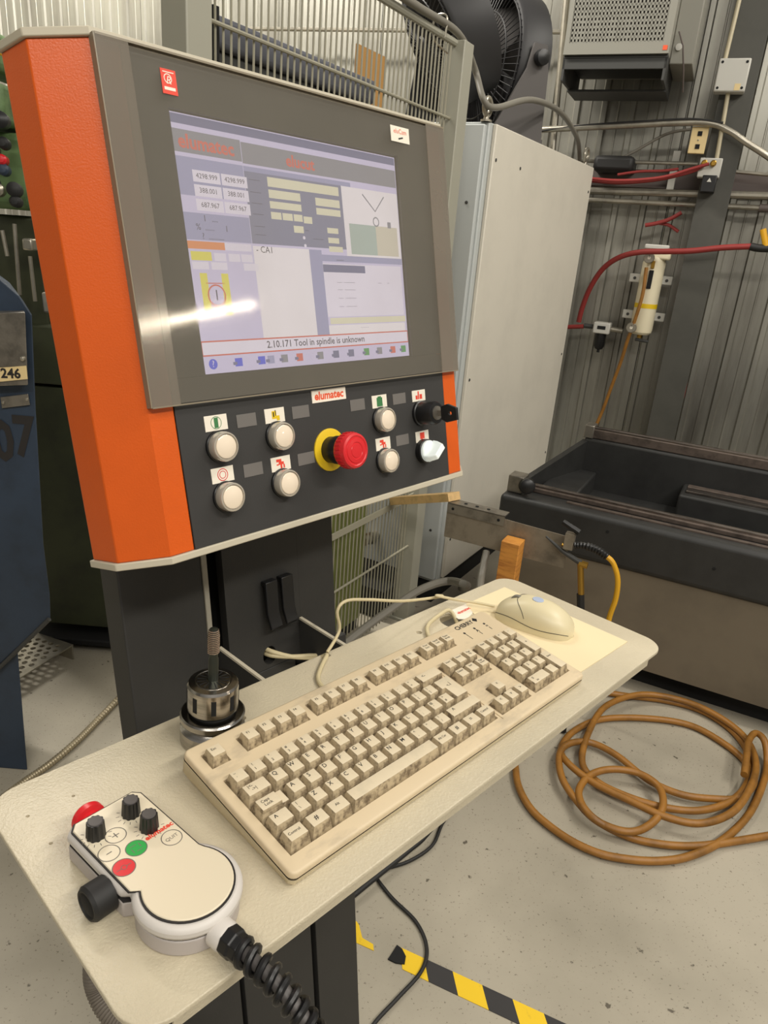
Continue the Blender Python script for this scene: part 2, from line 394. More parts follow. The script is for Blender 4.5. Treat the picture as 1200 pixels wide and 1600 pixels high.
# screen with its picture
E_ = {}
def ecol(c, s=1.4):
    if (c, s) not in E_: E_[(c, s)] = emis('screen_light_%d_%d_%d' % c, c, s)
    return E_[(c, s)]
UI = dict(bg=(158,156,190), bar=(138,136,146), pale=(206,196,226), white=(228,218,234), cream=(222,214,190), mid=(128,128,154), red=(208,104,94), orange=(226,140,90), yellow=(226,214,90), ink=(70,66,84), green=(80,150,90), blue=(80,90,210), dark=(112,112,146), pinkw=(236,226,232), sage=(170,182,176), tan=(206,196,180))
names = list(UI); ui_m = [ecol(UI[k]) for k in names]; ix = {k: i for i, k in enumerate(names)}
scr = PMB().box(-1, 305, -230.5, 1, -6, -4).build('screen', ecol(UI['pale']), panel, smooth=0)
g = PMB()
def ui(u0, u1, v0, v1, c, z=-3.9): g.rect(u0*304, u1*304, -v1*228.5, -v0*228.5, z, ix[c])   # u across, v down, 0..1
def ut(s, u, v, size, c='ink', z=-3.5, bold=0.0): g.text(s, (u*304, -v*228.5, z), (1,0,0), (0,1,0), size, ix[c], bold)
ui(0,1,0,.035,'dark'); ui(0,1,.035,.055,'pale',-3.85); ui(0,.25,.055,.14,'bar'); ui(.252,1,.06,.145,'bar')
ut('elumatec', .12, .10, 17, 'red', bold=.03); ut('elucut', .5, .105, 16, 'red', bold=.03)
ui(0,.25,.155,.30,'bg'); ui(.252,.74,.155,.47,'mid'); ui(.252,.74,.155,.175,'bg',-3.8)
for i, t in enumerate(('4298.999', '388.001', '687.967')):
    for j in range(2):
        ui(.055+j*.105, .155+j*.105, .20+i*.055, .245+i*.055, 'white', -3.8); ut(t, .105+j*.105, .222+i*.055, 6.4)
ui(0,.25,.365,.47,'bg')
for i, v in enumerate((.385,.42,.455)): ut(('I   ....', '%  ......      I', '?  ..........')[i], .10, v, 8)
ui(0,.14,.475,.505,'orange',-3.8); ui(.14,.245,.475,.505,'white',-3.8); ui(.01,.085,.515,.55,'yellow',-3.8)
for a in (.095,.15,.20): ui(a,a+.045,.518,.55,'white',-3.8)
for a in (.01,.08,.205): ui(a,a+.06,.555,.585,'white',-3.8)
ui(0,.25,.51,.9,'pale')
for a in (.045, .125): g.box(a*304-4, a*304+4, -.77*228.5, -.60*228.5, -3.8, -3.5, ix['yellow'])
g.ring(.085*304, -.69*228.5, -3.4, 9, 10.5, 24, ix['red']); ut('1', .085, .69, 14, 'ink')
g.box(.05*304, .12*304, -.642*228.5, -.638*228.5, -3.8, -3.5, ix['red']); g.box(.05*304, .12*304, -.742*228.5, -.738*228.5, -3.8, -3.5, ix['red'])
for (a,b,c,d_) in ((.345,.675,.185,.225),(.345,.485,.237,.272),(.345,.485,.285,.315),(.555,.675,.245,.28),(.555,.675,.29,.32),(.345,.39,.33,.36),(.395,.44,.33,.36),(.445,.485,.33,.36),(.49,.53,.335,.365),(.44,.485,.38,.41),(.60,.655,.375,.40),(.60,.655,.42,.445),(.60,.67,.46,.485)): ui(a,b,c,d_,'cream',-3.8)
for v in (.205,.255,.30,.345,.395,.43): ut('-------', .29, v, 6, 'ink')
ut('--------', .55, .43, 6); ut('---', .5, .395, 6); g.disc(.483*304, -.43*228.5, -3.7, 1.8, 10, ix['white']); g.disc(.485*304, -.465*228.5, -3.7, 1.8, 10, ix['white'])
ui(.69,1,.175,.50,'pinkw',-3.8); ui(.715,.86,.345,.49,'sage',-3.7); ui(.86,.985,.345,.49,'tan',-3.7)
g.tube([(.80*304,-.20*228.5,-3.6),(.865*304,-.275*228.5,-3.6),(.92*304,-.20*228.5,-3.6)], .8, 4, ix['bar'])
g.ring(.865*304, -.325*228.5, -3.6, 4, 5.5, 16, ix['bar']); ui(.93,.95,.32,.35,'bar',-3.6)
ui(.252,.5,.48,.91,'pinkw',-3.8); ut('- CA1', .30, .495, 9)
ui(.50,.56,.48,.91,'bg',-3.85); ui(.505,1,.50,.53,'bg',-3.75); ut('------', .65, .52, 6); ui(.56,.99,.54,.79,'white',-3.8); ui(.56,.78,.545,.58,'dark',-3.7)
for v in (.625,.66,.70,.74): ut('----  ---------', .67, v, 6, 'bar')
ut('---      --', .88, .625, 6, 'bar'); ui(.57,.995,.795,.825,'cream',-3.7); ui(.56,.99,.83,.905,'pinkw',-3.8); ut('- - - -', .75, .845, 6, 'bar')
for a in (.265,.305,.345,.58,.62,.66,.70,.74,.78): ui(a,a+.032,.885,.92,'tan',-3.6); ut('x', a+.016, .90, 11, 'red', -3.4)
ui(0,1,.925,.995,'red',-3.8); ui(.003,.997,.931,.989,'white',-3.7)
ut('2.10.171 Tool in spindle is unknown', .52, .96, 11.5, 'ink', -3.5, .01)
ui(0,1,.9955,1.0,'pale',-3.7)
o = g.build('screen_picture', ui_m, scr, smooth=0)
# task bar below the message line, moved up into view by giving it its own strip
g = PMB(); g.rect(0, 304, -228.5, -214, -3.2, ix['pale'])
g.rect(0, 304, -214, -199.5, -3.3, ix['red']); g.rect(1, 303, -212.6, -200.9, -3.1, ix['white'])
g.text('2.10.171 Tool in spindle is unknown', (.50*304, -206.6, -2.9), (1,0,0), (0,1,0), 10, ix['ink'], .012)
for u, c in ((.035,'blue'),(.135,'blue'),(.23,'blue'),(.27,'bg'),(.33,'bar'),(.40,'red'),(.50,'bar'),(.58,'dark'),(.66,'dark'),(.745,'green'),(.82,'bar'),(.90,'red'),(.965,'green')):
    if c == 'blue' and u < .05: g.disc(u*304, -221.5, -2.9, 5, 18, ix[c]); g.text('?', (u*304, -221.5, -2.7), (1,0,0), (0,1,0), 9, ix['white'])
    else: g.rect(u*304-4.5, u*304+4.5, -225.5, -217.5, -2.9, ix[c]); g.rect(u*304-7, u*304-2, -224, -221, -2.8, ix['dark'])
g.build('status_bar', ui_m, scr, smooth=0)

# cover sheet (folded clear plastic) over the upper part
ZC = 6
cv = PMB(); cv.box(-37, 356, -254, 41, ZC, ZC+1.2); cv.build('cover_sheet', M_cover, panel, smooth=0)
for (xa, xb) in ((-66.5,-37), (356, 391.5)):
    b = PMB(); b.box(xa, xb, -255 if xa < 0 else -256, 44 if xa < 0 else 44, ZC-.4, ZC+1.4)
    xe = xa if xa < 0 else xb-1.5
    b.box(xe, xe+1.5, -255, 44, .4, ZC); b.build('cover_band', M_band, panel, smooth=0)
PMB().box(-67.6, -66.4, -255.5, 44.5, .3, ZC+1.6).build('cover_edge', M_edge, panel, smooth=0)
PMB().box(-66, 391, -256.2, -254.8, ZC-.3, ZC+1.5).build('cover_edge', M_edge, panel, smooth=0)
PMB().box(-66, 391, 43.2, 45, .3, ZC+1.5).build('cover_edge', M_edge, panel, smooth=0)
# stickers
st = PMB().box(-10, 5, 10, 30, ZC+1.3, ZC+1.6).build('red_sticker', M_redp, panel, smooth=0); st['label'] = 'small red sticker with a white umbrella mark'
b = PMB(); b.text('R', (-2.5, 21, ZC+1.75), (1,0,0), (.25,1,0), 9, 0); b.ring(-3.5, 22.5, ZC+1.72, 3.2, 4, 20)
b.rect(-8, 3, 13.2, 15.8, ZC+1.72); b.rect(-8, 3, 27.2, 28, ZC+1.72); b.build('sticker_print', M_label, st, smooth=0)
st = PMB().box(289, 322, 15, 32, ZC+1.3, ZC+1.6).build('white_sticker', M_label, panel, smooth=0)
b = PMB(); b.text('eluCam', (305.5, 26.5, ZC+1.75), (1,0,0), (0,1,0), 7.5, 0); b.build('sticker_print', M_orp, st, smooth=0)
PMB().obox((306, 19.5, ZC+1.75), (4,1,0), (-.2,.8,0), (0,0,.05)).build('sticker_print', M_ink, st, smooth=0)
lp = PMB().box(129, 181, -272, -258.5, .6, 1.4).build('logo_plate', M_padw, panel, smooth=0)
PMB().text('elumatec', (155, -265.2, 1.5), (1,0,0), (.08,1,0), 12.2, 0, .035).build('logo_lettering', M_orp, lp, smooth=0)
# buttons
def button(x, y):
    bz = PMB().lathe([(15.5,0.6),(15.5,3),(14.8,3.6)], (x,y,0), n=36).build('button_collar', M_black, panel)
    bt = PMB().lathe([(14.3,3.6),(14.6,5),(14.6,12),(14.0,13.2),(12.6,13.6),(12.3,12.0),(11.4,12.0)], (x,y,0), n=36).build('push_button', M_lensr, panel)
    PMB().lathe([(11.6,11.8),(11.4,13.0),(10.6,13.5),(0.01,13.7)], (x,y,0), n=36).build('button_lens', M_lens, bt)
for x, y in ((2,-300),(75,-300),(2,-350),(75,-350),(237,-303),(237,-353)): button(x, y)
def plate(x, y, w=26, h=15, m=None): return PMB().box(x-w/2, x+w/2, y-h/2, y+h/2, .6, 1.1).build('symbol_plate', m or M_label, panel, smooth=0)
def sym(parent, m, fn):
    b = PMB(); fn(b); b.build('symbol', m, parent, smooth=0)
p = plate(2,-277); sym(p, M_gprint, lambda b: (b.rect(-.3,4.3,-282,-272,1.25), b.ring(2,-277,1.2,5.6,6.2)))
p = plate(75,-278.5); sym(p, M_yel, lambda b: (b.rect(71,77,-282,-274,1.25), b.rect(77,81,-284,-279,1.25)))
sym(p, M_ink, lambda b: (b.rect(72.5,74,-280,-275,1.3), b.rect(75.5,76.5,-279,-273,1.3)))
p = plate(1.5,-328); sym(p, M_red, lambda b: (b.ring(1.5,-328,1.2,5.4,6.2), b.ring(1.5,-328,1.2,3.2,3.9)))
def runner(x, y):
    def f(b):
        b.rect(x-6,x+1,y+2,y+5,1.2); b.rect(x-3,x+4,y-1,y+2,1.2); b.rect(x-1,x+1.5,y-5,y-1,1.2); b.rect(x+3,x+5,y-5,y-1,1.2); b.rect(x-6,x-3,y-1.5,y,1.2)
    return f
p = plate(75.5,-329.5); sym(p, M_redp, runner(75.5,-329.5))
p = plate(237,-281, 26, 15); sym(p, M_gprint, lambda b: (b.rect(232,242,-287,-276.5,1.2), b.rect(234,240,-277,-275,1.2)))
p = plate(237,-332.5, 26, 15); sym(p, M_redp, runner(237,-332.5))
p = plate(311.5,-281.5, 26, 14); sym(p, M_redp, lambda b: (b.rect(305,309,-286,-281,1.2), b.rect(309.5,312,-286,-276,1.2), b.rect(313,318,-286,-280,1.2)))
p = plate(312.5,-334, 26, 14); sym(p, M_redp, lambda b: (b.rect(308,317,-337,-329,1.2), b.rect(310,313,-340,-337,1.2)))
for x, y in ((38.5,-279),(111,-279),(39,-329.5),(111.5,-330),(199,-281),(273.5,-281.5),(273.3,-333)): plate(x, y, 24, 13, M_glabel)
# emergency stop
es = PMB().lathe([(24,.6),(24,2.2),(23,2.6),(0.01,2.6)], (148,-326,0), n=40).build('emergency_ring', M_yel, panel)
PMB().lathe([(15,2.4),(15,12),(16,13),(16,22),(14,26)], (148,-326,0), n=32).build('emergency_collar', M_black, panel)
eh = PMB().lathe([(15,24),(18.5,26),(20,30),(20,38),(19,42),(16.5,43),(15.5,42.2),(14,42.2),(13.5,43),(9.5,43.6),(9,43),(8,43),(7.5,43.6),(0.01,44)], (148,-326,0), n=48).build('emergency_button', M_red, panel)
b = PMB()
for i in range(28):
    a = 2*math.pi*i/28; b.obox((148+20*math.cos(a), -326+20*math.sin(a), 33), (.5*math.cos(a),.5*math.sin(a),0), (-.9*math.sin(a),.9*math.cos(a),0), (0,0,4))
b.build('grip_ribs', M_red, eh, smooth=0)
# key switch and key
ks = PMB().lathe([(16,.6),(16,4),(14.5,5),(14.5,26),(13.5,28),(9,28.4)], (312,-304,0), n=36).build('key_switch', M_black, panel)
PMB().lathe([(9,28),(8.6,30),(0.01,30.2)], (312,-304,0), n=28).build('lock_barrel', M_steeld, ks)
ky = PMB().box(311.2, 313.2, -308, -301, 29, 38).build('key_blade', M_steeld, ks)
hp = [(36,-312),(44,-316),(60,-313),(60,-298),(46,-293),(36,-296)]
hole = [(50+2.6*math.cos(2*math.pi*i/12), -304.5+2.6*math.sin(2*math.pi*i/12)) for i in range(12)]
hb = MB().holed(hp, [hole], -2.2, 2.2); b = PMB(); b.add([(312.2+z_, y_, x_) for x_, y_, z_ in hb.v], hb.f)
b.build('key_head', M_black, ks, bevel=.0004)
# illuminated rotary selector
se = PMB().lathe([(15.5,.6),(15.5,8),(14,9)], (312,-353,0), n=32).build('selector_switch', M_black, panel)
E_knob = mat('lit_clear_knob', (235,240,235), .12, emit=(220,235,235), estr=.28, coat=.5)
PMB().lathe([(14,8.5),(14,12),(12.5,13.5),(0.01,13.8)], (312,-353,0), n=32).build('selector_lens', E_knob, se)
b = PMB(); ca, sa = math.cos(R(38)), math.sin(R(38)); gpl = [(-15,12),(15,12),(14,20),(10,30),(-10,30),(-14,20)]
vs = []
for wv_ in (-5.5, 5.5):
    for l_, z_ in gpl:
        sc = 1 if z_ < 15 else .75
        vs.append((312+l_*ca-wv_*sc*sa, -353+l_*sa+wv_*sc*ca, z_))
n = len(gpl); b.add(vs, [tuple(range(n)), tuple(range(n,2*n))[::-1]]+[(i,n+i,n+(i+1)%n,(i+1)%n) for i in range(n)])
b.build('selector_grip', E_knob, se, bevel=.0012)

# ------------------------------------------------------------------ pedestal behind the shelf
P0 = V((-0.0484, 0.4207, 1.0158)); XS = V((0.6758, 0.7367, -0.0231)); YS = V((-0.7369, 0.6760, 0.0001))
Ms = frame(P0, XS, YS)
def sw(x, y, z=0): return Ms @ V((x*.001, y*.001, z*.001))        # shelf millimetres -> world
O0 = V((-0.1481, 0.8120, 1.0107)); PY = 48.5; tl = R(7.4)
pxh = V((math.cos(R(PY)), math.sin(R(PY)), 0)); pyh = V((-math.sin(R(PY)), math.cos(R(PY)), 0)); pup = V((0,0,math.cos(tl))) + pyh*math.sin(tl)
Mq0 = frame(O0, pxh, pup)                                           # x right, y up the leaning column, z towards the operator
lowest = -(O0.z)/math.cos(tl)*1000
Mq = Mq0 @ Matrix.Translation(V((0, (lowest+20)*.001, -.02))); bi = Mq.inverted()
ped = thing('console_pedestal', 'dark charcoal sheet metal pedestal carrying the control panel and keyboard shelf', 'pedestal', Mq)
class QMB(MB):
    def __init__(self): super().__init__(.001)
    def add(self, vs, fs, mi=0): return super().add([(p[0], p[1]-lowest-20, p[2]+20) for p in vs], fs, mi)
QMB().box(-184, -80, lowest+25, 300, -42, 0).build('column_panel', M_ped, ped, bevel=.002)
QMB().box(-80, -73, 5, 300, -10, 1.5).build('column_edge', M_pedlite, ped, bevel=.0008)
QMB().box(-95, 126, lowest+25, 300, -110, -42).build('column_core', M_blackm, ped)
b = QMB(); b.holed([(-51,-60),(67,-60),(67,300),(-51,300)], [[(11+11*math.cos(2*math.pi*i/20), -42+13*math.sin(2*math.pi*i/20)) for i in range(20)]], -14, 0)
b.build('column_panel', M_ped, ped, smooth=0)
QMB().box(-73, 54, lowest+25, -61, -14, 0).build('column_panel', M_ped, ped, bevel=.001)
QMB().box(67.5, 133, -60, 300, -14, -1).build('column_panel', M_ped, ped, bevel=.001)
QMB().box(64, 152, lowest+25, -61, -14, 0).build('column_panel', M_ped, ped, bevel=.001)
c0 = V((O0.x, O0.y, 0)) - pyh*(math.tan(tl)*O0.z)
base = MB(); base.obox(c0+V((0,0,.006))+pyh*.05, pxh*.22, pyh*.10, V((0,0,.006)))
base.v = [tuple(bi @ V(p)) for p in base.v]; base.build('base_plate', M_ped, ped, bevel=.002)
for xo in (0, 26):       # two hooks on the middle panel
    pts = [(0,62),(6,60),(7,20),(15,0),(18,3),(12,22),(11,66),(0,66)]
    q = QMB(); raw = MB(); raw.prism(pts, 4+xo, 23+xo, 0, 'x')
    q.add([(p[0], p[2], p[1]) for p in raw.v], raw.f); q.build('hook', M_black, ped, bevel=.001)
for xb in (156, 286):    # brackets that carry the shelf
    b = MB(); a0, a1 = sw(xb,240,-4.5), sw(xb,336,-4.5); dz = V((0,0,-.07)); t_ = XS*.0016
    quad = [a0, a1, a1+dz, a0+dz*.9]
    b.add([tuple(bi @ (p-t_)) for p in quad]+[tuple(bi @ (p+t_)) for p in quad], [(0,1,2,3),(7,6,5,4),(0,4,5,1),(1,5,6,2),(2,6,7,3),(3,7,4,0)])
    b.build('shelf_bracket', M_ped, ped, smooth=0)
    b = MB(); b.bar(a0+V((0,0,.001)), a1+V((0,0,.001)), .0045, .003); b.v = [tuple(bi @ V(p)) for p in b.v]; b.build('bracket_edge', M_trim, ped, smooth=0)

# ------------------------------------------------------------------ shelf
shelf = thing('keyboard_shelf', 'light grey textured metal shelf with rounded corners holding keyboard and pendant', 'shelf', Ms @ Matrix.Translation((.25,.107,-.03)))
class SMB(MB):
    def __init__(self): super().__init__(.001)
    def add(self, vs, fs, mi=0): return super().add([(p[0]-250, p[1]-107, p[2]+30) for p in vs], fs, mi)
holes = [circ(93,199.5,4.2,14), circ(386,205.5,4.2,14), circ(452,197,21,24), circ(-87,200,1.6,8), circ(-125.5,201,1.6,8), circ(-123,160,1.6,8), rrect(238,252,234,239,1.5,2)]
SMB().holed(rrect(-149, 645, -30, 244, 30, 10), holes, -4, 0, cham=1.2).build('shelf_top', M_shelf, shelf, smooth=40)
SMB().box(-118, 615, -22, -20, -26, -4).build('front_flange', M_shelf, shelf)
SMB().box(-118, 615, 228, 230, -22, -4).build('rear_flange', M_shelf, shelf)

# ------------------------------------------------------------------ keyboard
OK_ = V((-0.1482, 0.5220, 1.0475)); XK = V((0.6758, 0.7367, -0.0231)); YK = V((-0.7306, 0.6737, 0.1108))
Mk = frame(OK_, XK, YK); ns = Ms.to_3x3() @ V((0,0,1)); zk = Mk.to_3x3() @ V((0,0,1))
def kz(x, y):
    q = Mk @ V((x*.001, y*.001, 0)); return -((q-P0).dot(ns))/zk.dot(ns)*1000          # shelf surface below a keyboard point
KB = (220, -66, kz(220,-66)); Mkb = Mk @ Matrix.Translation(V(KB)*.001)
kbd = thing('keyboard', 'grimy beige full size computer keyboard on the light grey shelf', 'keyboard', Mkb)
class KMB(MB):
    def __init__(self): super().__init__(.001)
    def add(self, vs, fs, mi=0): return super().add([(p[0]-KB[0], p[1]-KB[1], p[2]-KB[2]) for p in vs], fs, mi)
U = 19.05; GA = .483; NX = (15+GA)*U; QX = (18+2*GA)*U; MY = -36.6; Y5 = MY-5*U
def hr(x0, x1, y0, y1, m=.5): return [(x0-m,y0-m),(x1+m,y0-m),(x1+m,y1+m),(x0-m,y1+m)]
wells = [hr(0,U,-U,0), hr(2*U,6*U,-U,0), hr(6.5*U,10.5*U,-U,0), hr(11*U,15*U,-U,0), hr(NX,NX+3*U,-U,0), hr(0,15*U,Y5,MY), hr(NX,NX+3*U,MY-2*U,MY), hr(QX,QX+4*U,Y5,MY),
    [(NX-.5,Y5-.5),(NX+3*U+.5,Y5-.5),(NX+3*U+.5,Y5+U+.5),(NX+2*U+.5,Y5+U+.5),(NX+2*U+.5,Y5+2*U+.5),(NX+U-.5,Y5+2*U+.5),(NX+U-.5,Y5+U+.5),(NX-.5,Y5+U+.5)]]
KMB().holed(rrect(-11, 450, -148, 15, 7, 5), wells, -6.2, 0, cham=2.6).build('case_top', M_kb, kbd, smooth=40)
b = KMB(); lo = rrect(-11, 450, -148, 15, 6, 5); bo = rrect(-6, 445, -143, 9, 6, 5); n = len(lo)
b.add([(x,y,-7.8) for x,y in lo]+[(x,y,kz(x,y)*.55-3.5) for x,y in lo]+[(x,y,kz(x,y)+.6) for x,y in bo], [(i,(i+1)%n,n+(i+1)%n,n+i)[::-1] for i in range(n)]+[(n+i,n+(i+1)%n,2*n+(i+1)%n,2*n+i)[::-1] for i in range(n)]+[tuple(range(2*n,3*n))[::-1]])
b.build('case_bottom', M_kbs, kbd, smooth=40)
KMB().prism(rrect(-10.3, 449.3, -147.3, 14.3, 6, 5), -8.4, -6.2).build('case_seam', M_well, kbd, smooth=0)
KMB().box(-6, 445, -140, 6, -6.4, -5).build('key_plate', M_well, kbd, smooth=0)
_keys = {}
def key_mesh(w, h, kind=''):
    if (w, h, kind) in _keys: return _keys[(w, h, kind)]
    W, H = w*U-.9, h*U-.9; bm = bmesh.new(); zt = 9.0
    def solid(base, top, z0, z1):
        n = len(base); a = [bm.verts.new((x, y, z0)) for x, y in base]; t = [bm.verts.new((x, y, z1)) for x, y in top]
        bm.faces.new(a[::-1]); bm.faces.new(t)
        for i in range(n): bm.faces.new((a[i], a[(i+1)%n], t[(i+1)%n], t[i]))
    def rc(x0, x1, y0, y1): return [(x0,y0),(x1,y0),(x1,y1),(x0,y1)]
    if kind == 'enter':    # return key: wide at the top, narrower below
        W2 = 1.25*U-.9
        solid([(W/2-W2,-H/2),(W/2,-H/2),(W/2,H/2),(-W/2,H/2),(-W/2,.6),(W/2-W2,.6)],
              [(W/2-W2+2.6,-H/2+4.0),(W/2-2.6,-H/2+4.0),(W/2-2.6,H/2-2),(-W/2+2.6,H/2-2),(-W/2+2.6,3.4),(W/2-W2+2.6,3.4)], -4, zt)
    elif kind == 'step':
        solid(rc(-W/2,W/2,-H/2,H/2), rc(-W/2+2.0,W/2-2.4,-H/2+3.2,H/2-1.6), -4, 5.6)
        solid(rc(-W/2+1.8,W/2-9,-H/2+3,H/2-1.5), rc(-W/2+2.6,W/2-10,-H/2+4,H/2-2), 4.5, zt)
    else: solid(rc(-W/2,W/2,-H/2,H/2), rc(-W/2+2.6,W/2-2.6,-H/2+4.0,H/2-2.0), -4, zt)
    bmesh.ops.recalc_face_normals(bm, faces=bm.faces)
    bmesh.ops.bevel(bm, geom=list(bm.edges), offset=.7, segments=2, profile=.6, affect='EDGES')
    me = bpy.data.meshes.new('keycap')
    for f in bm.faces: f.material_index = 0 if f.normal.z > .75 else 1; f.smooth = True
    bmesh.ops.scale(bm, vec=(.001,.001,.001), verts=bm.verts); bm.to_mesh(me); bm.free()
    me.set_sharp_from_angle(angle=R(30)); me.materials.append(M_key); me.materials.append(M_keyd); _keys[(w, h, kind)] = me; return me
leg_cache = {}
def keycap(x, y, w=1, h=1, legend=None, kind=''):
    """x, y: back-left corner in millimetres; legend: list of (text, dx, dy, size)"""
    o = child('keycap', key_mesh(w, h, kind), kbd); o.location = ((x+w*U/2-KB[0])*.001, (y-h*U/2-KB[1])*.001, -KB[2]*.001)
    if legend:
        b = MB(.001)
        for t, dx, dy, sz in legend: b.text(t, (dx, dy, 9.12), (1,0,0), (0,1,0), sz, 0, .01)
        b.build('legend', M_ink, o, smooth=0)
def L1(t): return [(t, -2.4, 3.4, 6.2)]
def L2(a, c): return [(a, -3, 4.2, 4), (c, -3, -1.2, 4.2)]
keycap(0, 0, legend=[('Esc', -1.5, 3, 4)])
for i in range(12): keycap((2+i%4+4.5*(i//4))*U, 0, legend=[('F%d' % (i+1), -1.5, 3, 4)])
for i, t in enumerate(('Print', 'Scroll', 'Pause')): keycap(NX+i*U, 0, legend=[(t, 0, 4, 3.6), (('Scrn', 'Lock', 'Break')[i], 0, 0, 3.6)])
num = [('~','`'),('!','1'),('"','2'),('#','3'),('$','4'),('%','5'),('^','6'),('&','7'),('*','8'),('(','9'),(')','0'),('_','-'),('+','=')]
for i, (a_, c_) in enumerate(num): keycap(i*U, MY, legend=L2(a_, c_))
keycap(13*U, MY, 2, 1, [('<-', -8, 2.5, 6)])
keycap(0, MY-U, 1.5, 1, [('|<-', -5, 4, 4.5), ('->|', -3, 0, 4.5)])
for i, c_ in enumerate('QWERTYUIOP'): keycap((1.5+i)*U, MY-U, legend=L1(c_))
keycap(11.5*U, MY-U, legend=L2('{','[')); keycap(12.5*U, MY-U, legend=L2('}',']'))
keycap(13.5*U, MY-U, 1.5, 2, [('_|', 2, 6, 6), ('<', -1, 4.5, 5)], 'enter')
keycap(0, MY-2*U, 1.75, 1, [('Caps', -6, 3, 4.2), ('Lock', -5, -1, 4.2)], 'step')
for i, c_ in enumerate('ASDFGHJKL'): keycap((1.75+i)*U, MY-2*U, legend=L1(c_))
for i, (a_, c_) in enumerate(((':',';'),('@',"'"),('>','#'))): keycap((10.75+i)*U, MY-2*U, legend=L2(a_, c_))
keycap(0, MY-3*U, 1.25, 1, [('^', -4, 2, 8)])
keycap(1.25*U, MY-3*U, legend=L2('|','\\'))
for i, c_ in enumerate('ZXCVBNM'): keycap((2.25+i)*U, MY-3*U, legend=L1(c_))
for i, (a_, c_) in enumerate((('<',','),('>','.'),('?','/'))): keycap((9.25+i)*U, MY-3*U, legend=L2(a_, c_))
keycap(12.25*U, MY-3*U, 2.75, 1, [('^', -15, 2, 8)])
for i, t in enumerate(('Control', '#', 'Alt')): keycap(1.25*i*U, MY-4*U, 1.25, 1, [(t, -1, 1.5, 3.8 if i != 1 else 7)])
keycap(3.75*U, MY-4*U, 6.25, 1)
for i, t in enumerate(('Alt Car', '#', '=', 'Control')): keycap((10+1.25*i)*U, MY-4*U, 1.25, 1, [(t, -1, 1.5, 3.8 if i in (0,3) else 7)])
for i, t in enumerate(('Insert','Home','Page','Delete','End','Page')): keycap(NX+(i%3)*U, MY-(i//3)*U, legend=[(t, -.5, 3.5, 3.4)]+([('Up' if i == 2 else 'Down', -.5, 0, 3.4)] if i in (2,5) else []))
for x_, r_, t in ((1,3,'^'),(0,4,'<'),(1,4,'v'),(2,4,'>')): keycap(NX+x_*U, MY-r_*U, legend=[(t, 0, 2, 6)])
pad = [('Num',0,0),('/',1,0),('*',2,0),('-',3,0),('7',0,1),('8',1,1),('9',2,1),('4',0,2),('5',1,2),('6',2,2),('1',0,3),('2',1,3),('3',2,3),('.',2,4)]
for t, x_, r_ in pad: keycap(QX+x_*U, MY-r_*U, legend=[(t, -2 if len(t) == 1 else 0, 3, 5 if len(t) == 1 else 3.6)])
keycap(QX+3*U, MY-U, 1, 2, [('+', 0, 4, 6)]); keycap(QX+3*U, MY-3*U, 1, 2, [('Enter', 0, 8, 3.6)]); keycap(QX, MY-4*U, 2, 1, [('0', -10, 3, 5), ('Ins', -7, -2, 3.6)])
# printed maker's name and the three lock lamps
b = KMB(); b.text('CHERRY', (396, 4.2, .1), (1,0,0), (0,1,0), 9.4, 0, .035)
for dx, dy in ((0,2.2),(2.2,0),(-2.2,0),(0,-2.2),(0,0)): b.obox((419.5+dx, 5+dy, .12), (1.2,1.2,0), (-1.2,1.2,0), (0,0,.03))
b.build('maker_print', M_ink, kbd, smooth=0)
b = KMB()
for i in range(3):
    x_ = 382+i*21; b.disc(x_, -8, .12, 1.9, 12); b.text('1A='[i], (x_, -13.2, .1), (1,0,0), (0,1,0), 7, 0, .03); b.text('|', (x_, -18.5, .1), (1,0,0), (0,1,0), 6, 0, .05)
b.build('lock_lamp_print', M_ink, kbd, smooth=0)
b = KMB(); b.box(NX-5.2, NX-4.2, MY-100, MY-4, 0, .9); b.build('case_ridge', M_kb, kbd, smooth=0)

